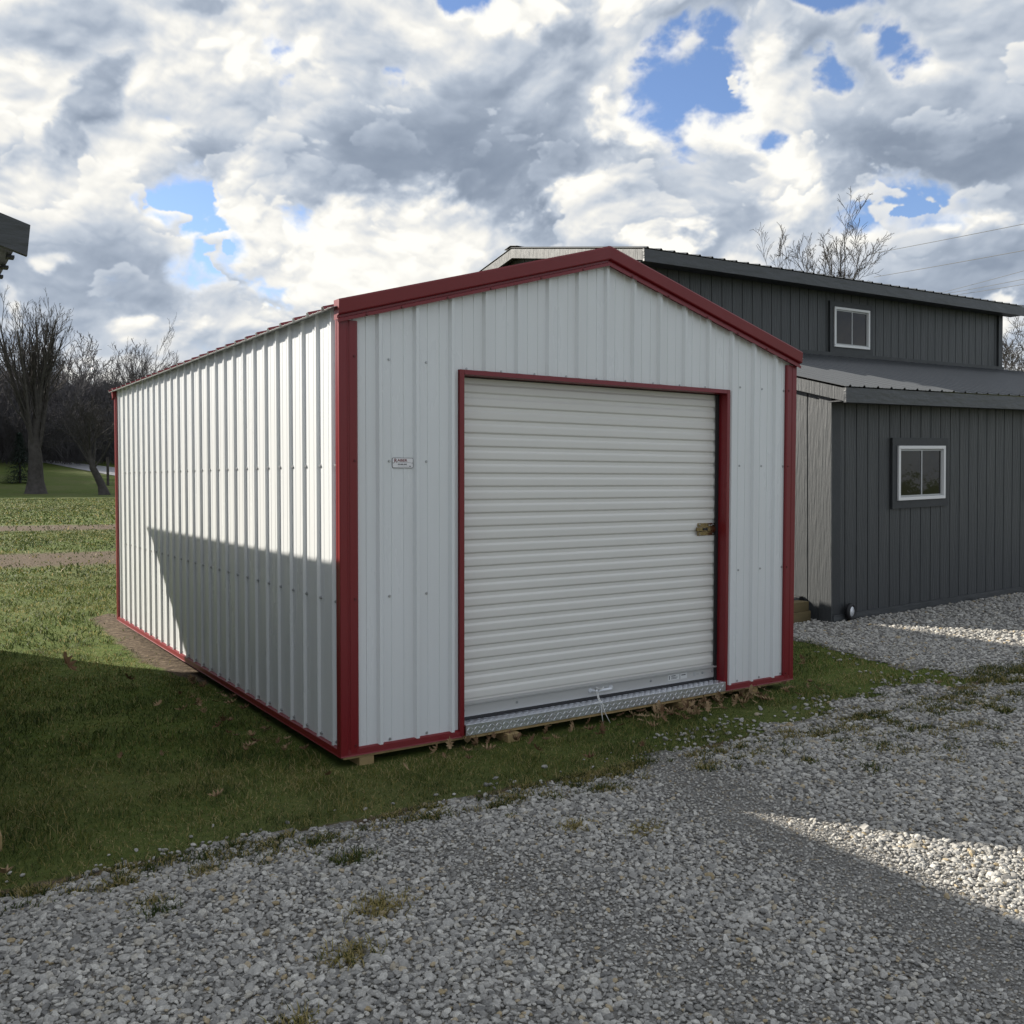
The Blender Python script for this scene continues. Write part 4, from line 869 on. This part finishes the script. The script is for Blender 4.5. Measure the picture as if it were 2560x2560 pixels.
def cloud_maps(az,el,layout=True):
    """az, el (radians, 2-D grids) -> mask, brightness"""
    ce=np.cos(el); d=np.stack([np.sin(az)*ce,np.cos(az)*ce,np.sin(el)],-1).astype(np.float32)
    step=float(abs(el[1,0]-el[0,0])); px=1771.8
    # metric coordinates: compress towards the horizon
    q=el/(1+.25*el); x=az*5.2*(1-.0*el); y=5.2*(1.0*el+.30*np.log(1+3*(np.maximum(el,-.15)+.18)))
    wx=fbm(x*.9,y*.9,7,50,.47); wy=fbm(x*.9+40,y*.9,7,70,.47)
    wfx=fbm(x*5,y*5,6,55,.6); wfy=fbm(x*5+9,y*5,6,75,.6)
    X=x+wx*.22; Y=y+wy*.22
    base=fbm(X*1.1,Y*1.1,10,100,.56); puf=fbm(X*2.1,Y*2.3,9,130,.53,True); puf2=fbm(X*6.5+3,Y*7+5,7,230,.55,True)
    dens=base*1.3+puf*.50+.16
    Bl=np.full(az.shape,.66,np.float32)+.55*fbm(X*.6+9,Y*.7,4,160); H=np.zeros(az.shape,np.float32)
    rag=base*.85+puf*.42+puf2*.16+.12; rag2=fbm(X*2.2+30,Y*2.2,8,260,.62)
    if layout:
        f=d@cf_.astype(np.float32); ok=f>.2; u=966+px*(d@cr_.astype(np.float32))/np.maximum(f,.2); v=966-px*(d@cu_.astype(np.float32))/np.maximum(f,.2)
        uu=u+wx*95+wfx*26; vv=v+wy*70+wfy*26
        def rect(r,amp,soft,n):
            x0,y0,x1,y1=r; cx,cy=(x0+x1)/2,(y0+y1)/2; hx,hy=(x1-x0)/2,(y1-y0)/2
            rr=np.sqrt(((uu-cx)/hx)**2+((vv-cy)/hy)**2)/(1.1 if amp else 1.25)
            kk=min(2.2,80/math.sqrt(hx*hy)); return np.where(ok,1-ss(1-soft,1+soft,rr-n*amp*(.6+kk)),0).astype(np.float32)
        for r in SHADE: dk=r[4]<.6; m=rect(r[:4],.75,.42 if dk else .50,rag*(1 if not dk else 1)); Bl=Bl*(1-m)+m*r[4]
        for r in BLUE: m=rect(r[:4],.0,1.0,rag); H=np.maximum(H,m*r[4])
    cov=.95+dens*.95-H*1.75+rag2*(.75+.6*H*(1-H)*4)
    wsp=ss(-.2,.5,rag2)
    mask=ss(-.18-.25*wsp,.42+.35*wsp,cov)**.9
    k=lambda a,dy,dx: np.roll(np.roll(a,dy,0),dx,1)
    r_=max(1,int(round(.0022/step))); lit=0; dd=np.clip(cov,-.2,3)+puf2*.10+puf*.40+puf*.30
    for m_,w_ in ((1,.26),(2,.34),(4,.38),(8,.36),(16,.28)):
        lit=lit+w_*(blur(dd,r_*m_//4)-k(blur(dd,r_*m_//2),-r_*m_,r_*m_//2))/m_**.40
    lit=np.tanh(lit*1.3)/1.3
    edge_=(1-ss(.2,.8,cov))*ss(.01,.12,H)
    det=fbm(X*5,Y*5.5,7,190,.62)
    br=.625+(Bl-.66)*1.25+lit*(.42+.22*ss(.4,.8,Bl))+edge_*.22+det*.10+base*.10
    # towering cumulus heads in front of the sheet: crisp lit rims, soft grey bases
    c2=fbm(X*1.5+77,Y*1.8+7,10,300,.52,True)*.75+fbm(X*.8+5,Y*.9+50,5,330)*.9+puf2*.05+.10*(Bl-.6)-H*.35
    m2=ss(.03,.11,c2)*(1-.75*ss(.10,.5,c2))*(.35+.65*ss(.30,.55,Bl)); d2=np.clip(c2,-.1,.6)*3; l2=0
    for m_,w_ in ((1,.5),(2,.45),(4,.38),(8,.3)): l2=l2+w_*(blur(d2,r_*m_//4)-k(blur(d2,r_*m_//2),-r_*m_,r_*m_//2))/m_**.4
    b2=Bl*.72+.22+np.tanh(l2*1.5)*.34
    br=br*(1-m2*.8)+b2*m2*.8
    mask=np.maximum(mask,m2*ss(.02,.08,c2)*(H<.75))
    return mask.astype(np.float32),br.astype(np.float32)
def cloud_rgb(br):
    xs=[-.1,.2,.40,.58,.75,.9,1.02]; c=np.array([(.19,.235,.31),(.255,.305,.385),(.36,.415,.50),(.50,.55,.62),(.66,.68,.70),(.82,.81,.77),(.93,.915,.86)])
    return np.stack([np.interp(br,xs,c[:,i]) for i in range(3)],-1).astype(np.float32)
# ------------------------------------------------------------------ light and sky
TO_SUN=np.array((-1.12,1.70,1.0)); TO_SUN/=np.linalg.norm(TO_SUN)
sun=bpy.data.objects.new('sun',bpy.data.lights.new('sun','SUN')); C.objects.link(sun)
sun.data.energy=5.0; sun.data.angle=R_(.53); sun.data.color=(1,.935,.83)
from mathutils import Vector
sun.rotation_euler=Vector(TO_SUN).to_track_quat('Z','Y').to_euler()
elev=math.asin(TO_SUN[2]); azim=math.atan2(TO_SUN[0],TO_SUN[1])
w=bpy.data.worlds.new('World'); sc.world=w; w.use_nodes=True; t=w.node_tree; N=t.nodes; L=t.links
for q_ in list(N): N.remove(q_)
out=N.new('ShaderNodeOutputWorld'); bg=N.new('ShaderNodeBackground'); bg.inputs['Strength'].default_value=.066
sky=N.new('ShaderNodeTexSky'); sky.sky_type='NISHITA'; sky.sun_disc=False; sky.sun_elevation=elev; sky.sun_rotation=azim; sky.air_density=1.0; sky.dust_density=.3; sky.ozone_density=2.0
tc=N.new('ShaderNodeTexCoord'); D=tc.outputs['Generated']
def VM(op,a,b=None,sc_=None):
    m=N.new('ShaderNodeVectorMath'); m.operation=op
    for i,x in ((0,a),(1,b)):
        if x is None: continue
        if hasattr(x,'links'): L.new(x,m.inputs[i])
        else: m.inputs[i].default_value=x
    if sc_ is not None: m.inputs['Scale'].default_value=sc_
    return m.outputs['Value'] if op=='DOT_PRODUCT' else m.outputs[0]
def MA(op,a,b=None,c=None,clamp=False):
    m=N.new('ShaderNodeMath'); m.operation=op; m.use_clamp=clamp
    for i,x in ((0,a),(1,b),(2,c)):
        if x is None: continue
        if hasattr(x,'links'): L.new(x,m.inputs[i])
        else: m.inputs[i].default_value=x
    return m.outputs[0]
def NO(vec,scale,detail=8,rough=.55,dist=0,lac=2.0,color=False):
    n=N.new('ShaderNodeTexNoise'); n.inputs['Scale'].default_value=scale; n.inputs['Detail'].default_value=detail; n.inputs['Roughness'].default_value=rough; n.inputs['Distortion'].default_value=dist; n.inputs['Lacunarity'].default_value=lac
    L.new(vec,n.inputs['Vector']); return n.outputs['Color'] if color else n.outputs['Fac']
Dn=VM('NORMALIZE',D)

A0,A1,E0,E1=R_(-4),R_(73),R_(-3),R_(39)
def sky_image(name,w_,h_,a0,a1,e0,e1,layout):
    az,el=np.meshgrid(np.linspace(a0,a1,w_),np.linspace(e0,e1,h_)); m,b=cloud_maps(az,el,layout)
    if not layout: m=m*.88
    px_=np.concatenate([cloud_rgb(b),m[...,None]],-1).astype(np.float32)
    im=bpy.data.images.new(name,w_,h_,alpha=True,float_buffer=True); im.colorspace_settings.name='Non-Color'; im.alpha_mode='CHANNEL_PACKED'
    im.pixels.foreach_set(px_.ravel()); im.update(); return im
sep=N.new('ShaderNodeSeparateXYZ'); L.new(Dn,sep.inputs[0])
az_=MA('ARCTAN2',sep.outputs[0],sep.outputs[1]); el_=MA('ARCSINE',sep.outputs[2])
def lookup(im,a0,a1,e0,e1,ext,interp):
    c=N.new('ShaderNodeCombineXYZ'); L.new(MA('DIVIDE',MA('SUBTRACT',az_,a0),a1-a0),c.inputs[0]); L.new(MA('DIVIDE',MA('SUBTRACT',el_,e0),e1-e0),c.inputs[1])
    n=N.new('ShaderNodeTexImage'); n.image=im; n.extension=ext; n.interpolation=interp; L.new(c.outputs[0],n.inputs['Vector']); return n,c.outputs[0]
hi,uv=lookup(sky_image('cloud_field',1640,895,A0,A1,E0,E1,True),A0,A1,E0,E1,'EXTEND','Cubic')
lo,_=lookup(sky_image('cloud_field_wide',720,180,-math.pi,math.pi,R_(-5),R_(90),False),-math.pi,math.pi,R_(-5),R_(90),'EXTEND','Linear')
s2=N.new('ShaderNodeSeparateXYZ'); L.new(uv,s2.inputs[0])
def inside(v): return MA('MULTIPLY',MA('MULTIPLY',v,25.,clamp=True),MA('MULTIPLY',MA('SUBTRACT',1.,v),25.,clamp=True))
ins=MA('MULTIPLY',inside(s2.outputs[0]),MA('MULTIPLY',MA('SUBTRACT',1.,s2.outputs[1]),12.,clamp=True))
def MXC(f,a,b):
    m=N.new('ShaderNodeMix'); m.data_type='RGBA'; L.new(f,m.inputs[0]); L.new(a,m.inputs[6]); L.new(b,m.inputs[7]); return m.outputs[2]
ccol=MXC(ins,lo.outputs[0],hi.outputs[0]); cmask=MA('ADD',MA('MULTIPLY',lo.outputs[1],MA('SUBTRACT',1.,ins)),MA('MULTIPLY',hi.outputs[1],ins))
cl=VM('SCALE',ccol,None,10.)
skyc=VM('MULTIPLY',sky.outputs[0],(1.35,1.38,1.60))
mx=N.new('ShaderNodeMix'); mx.data_type='RGBA'; L.new(cmask,mx.inputs[0]); L.new(skyc,mx.inputs[6]); L.new(cl,mx.inputs[7])
L.new(mx.outputs[2],bg.inputs['Color']); L.new(bg.outputs[0],out.inputs['Surface'])
w.cycles.sampling_method='MANUAL'; w.cycles.sample_map_resolution=512
sc.view_settings.view_transform='Standard'; sc.view_settings.look='None'; sc.view_settings.gamma=1; sc.view_settings.exposure=.78
sc.cycles.max_bounces=6; sc.cycles.use_denoising=True
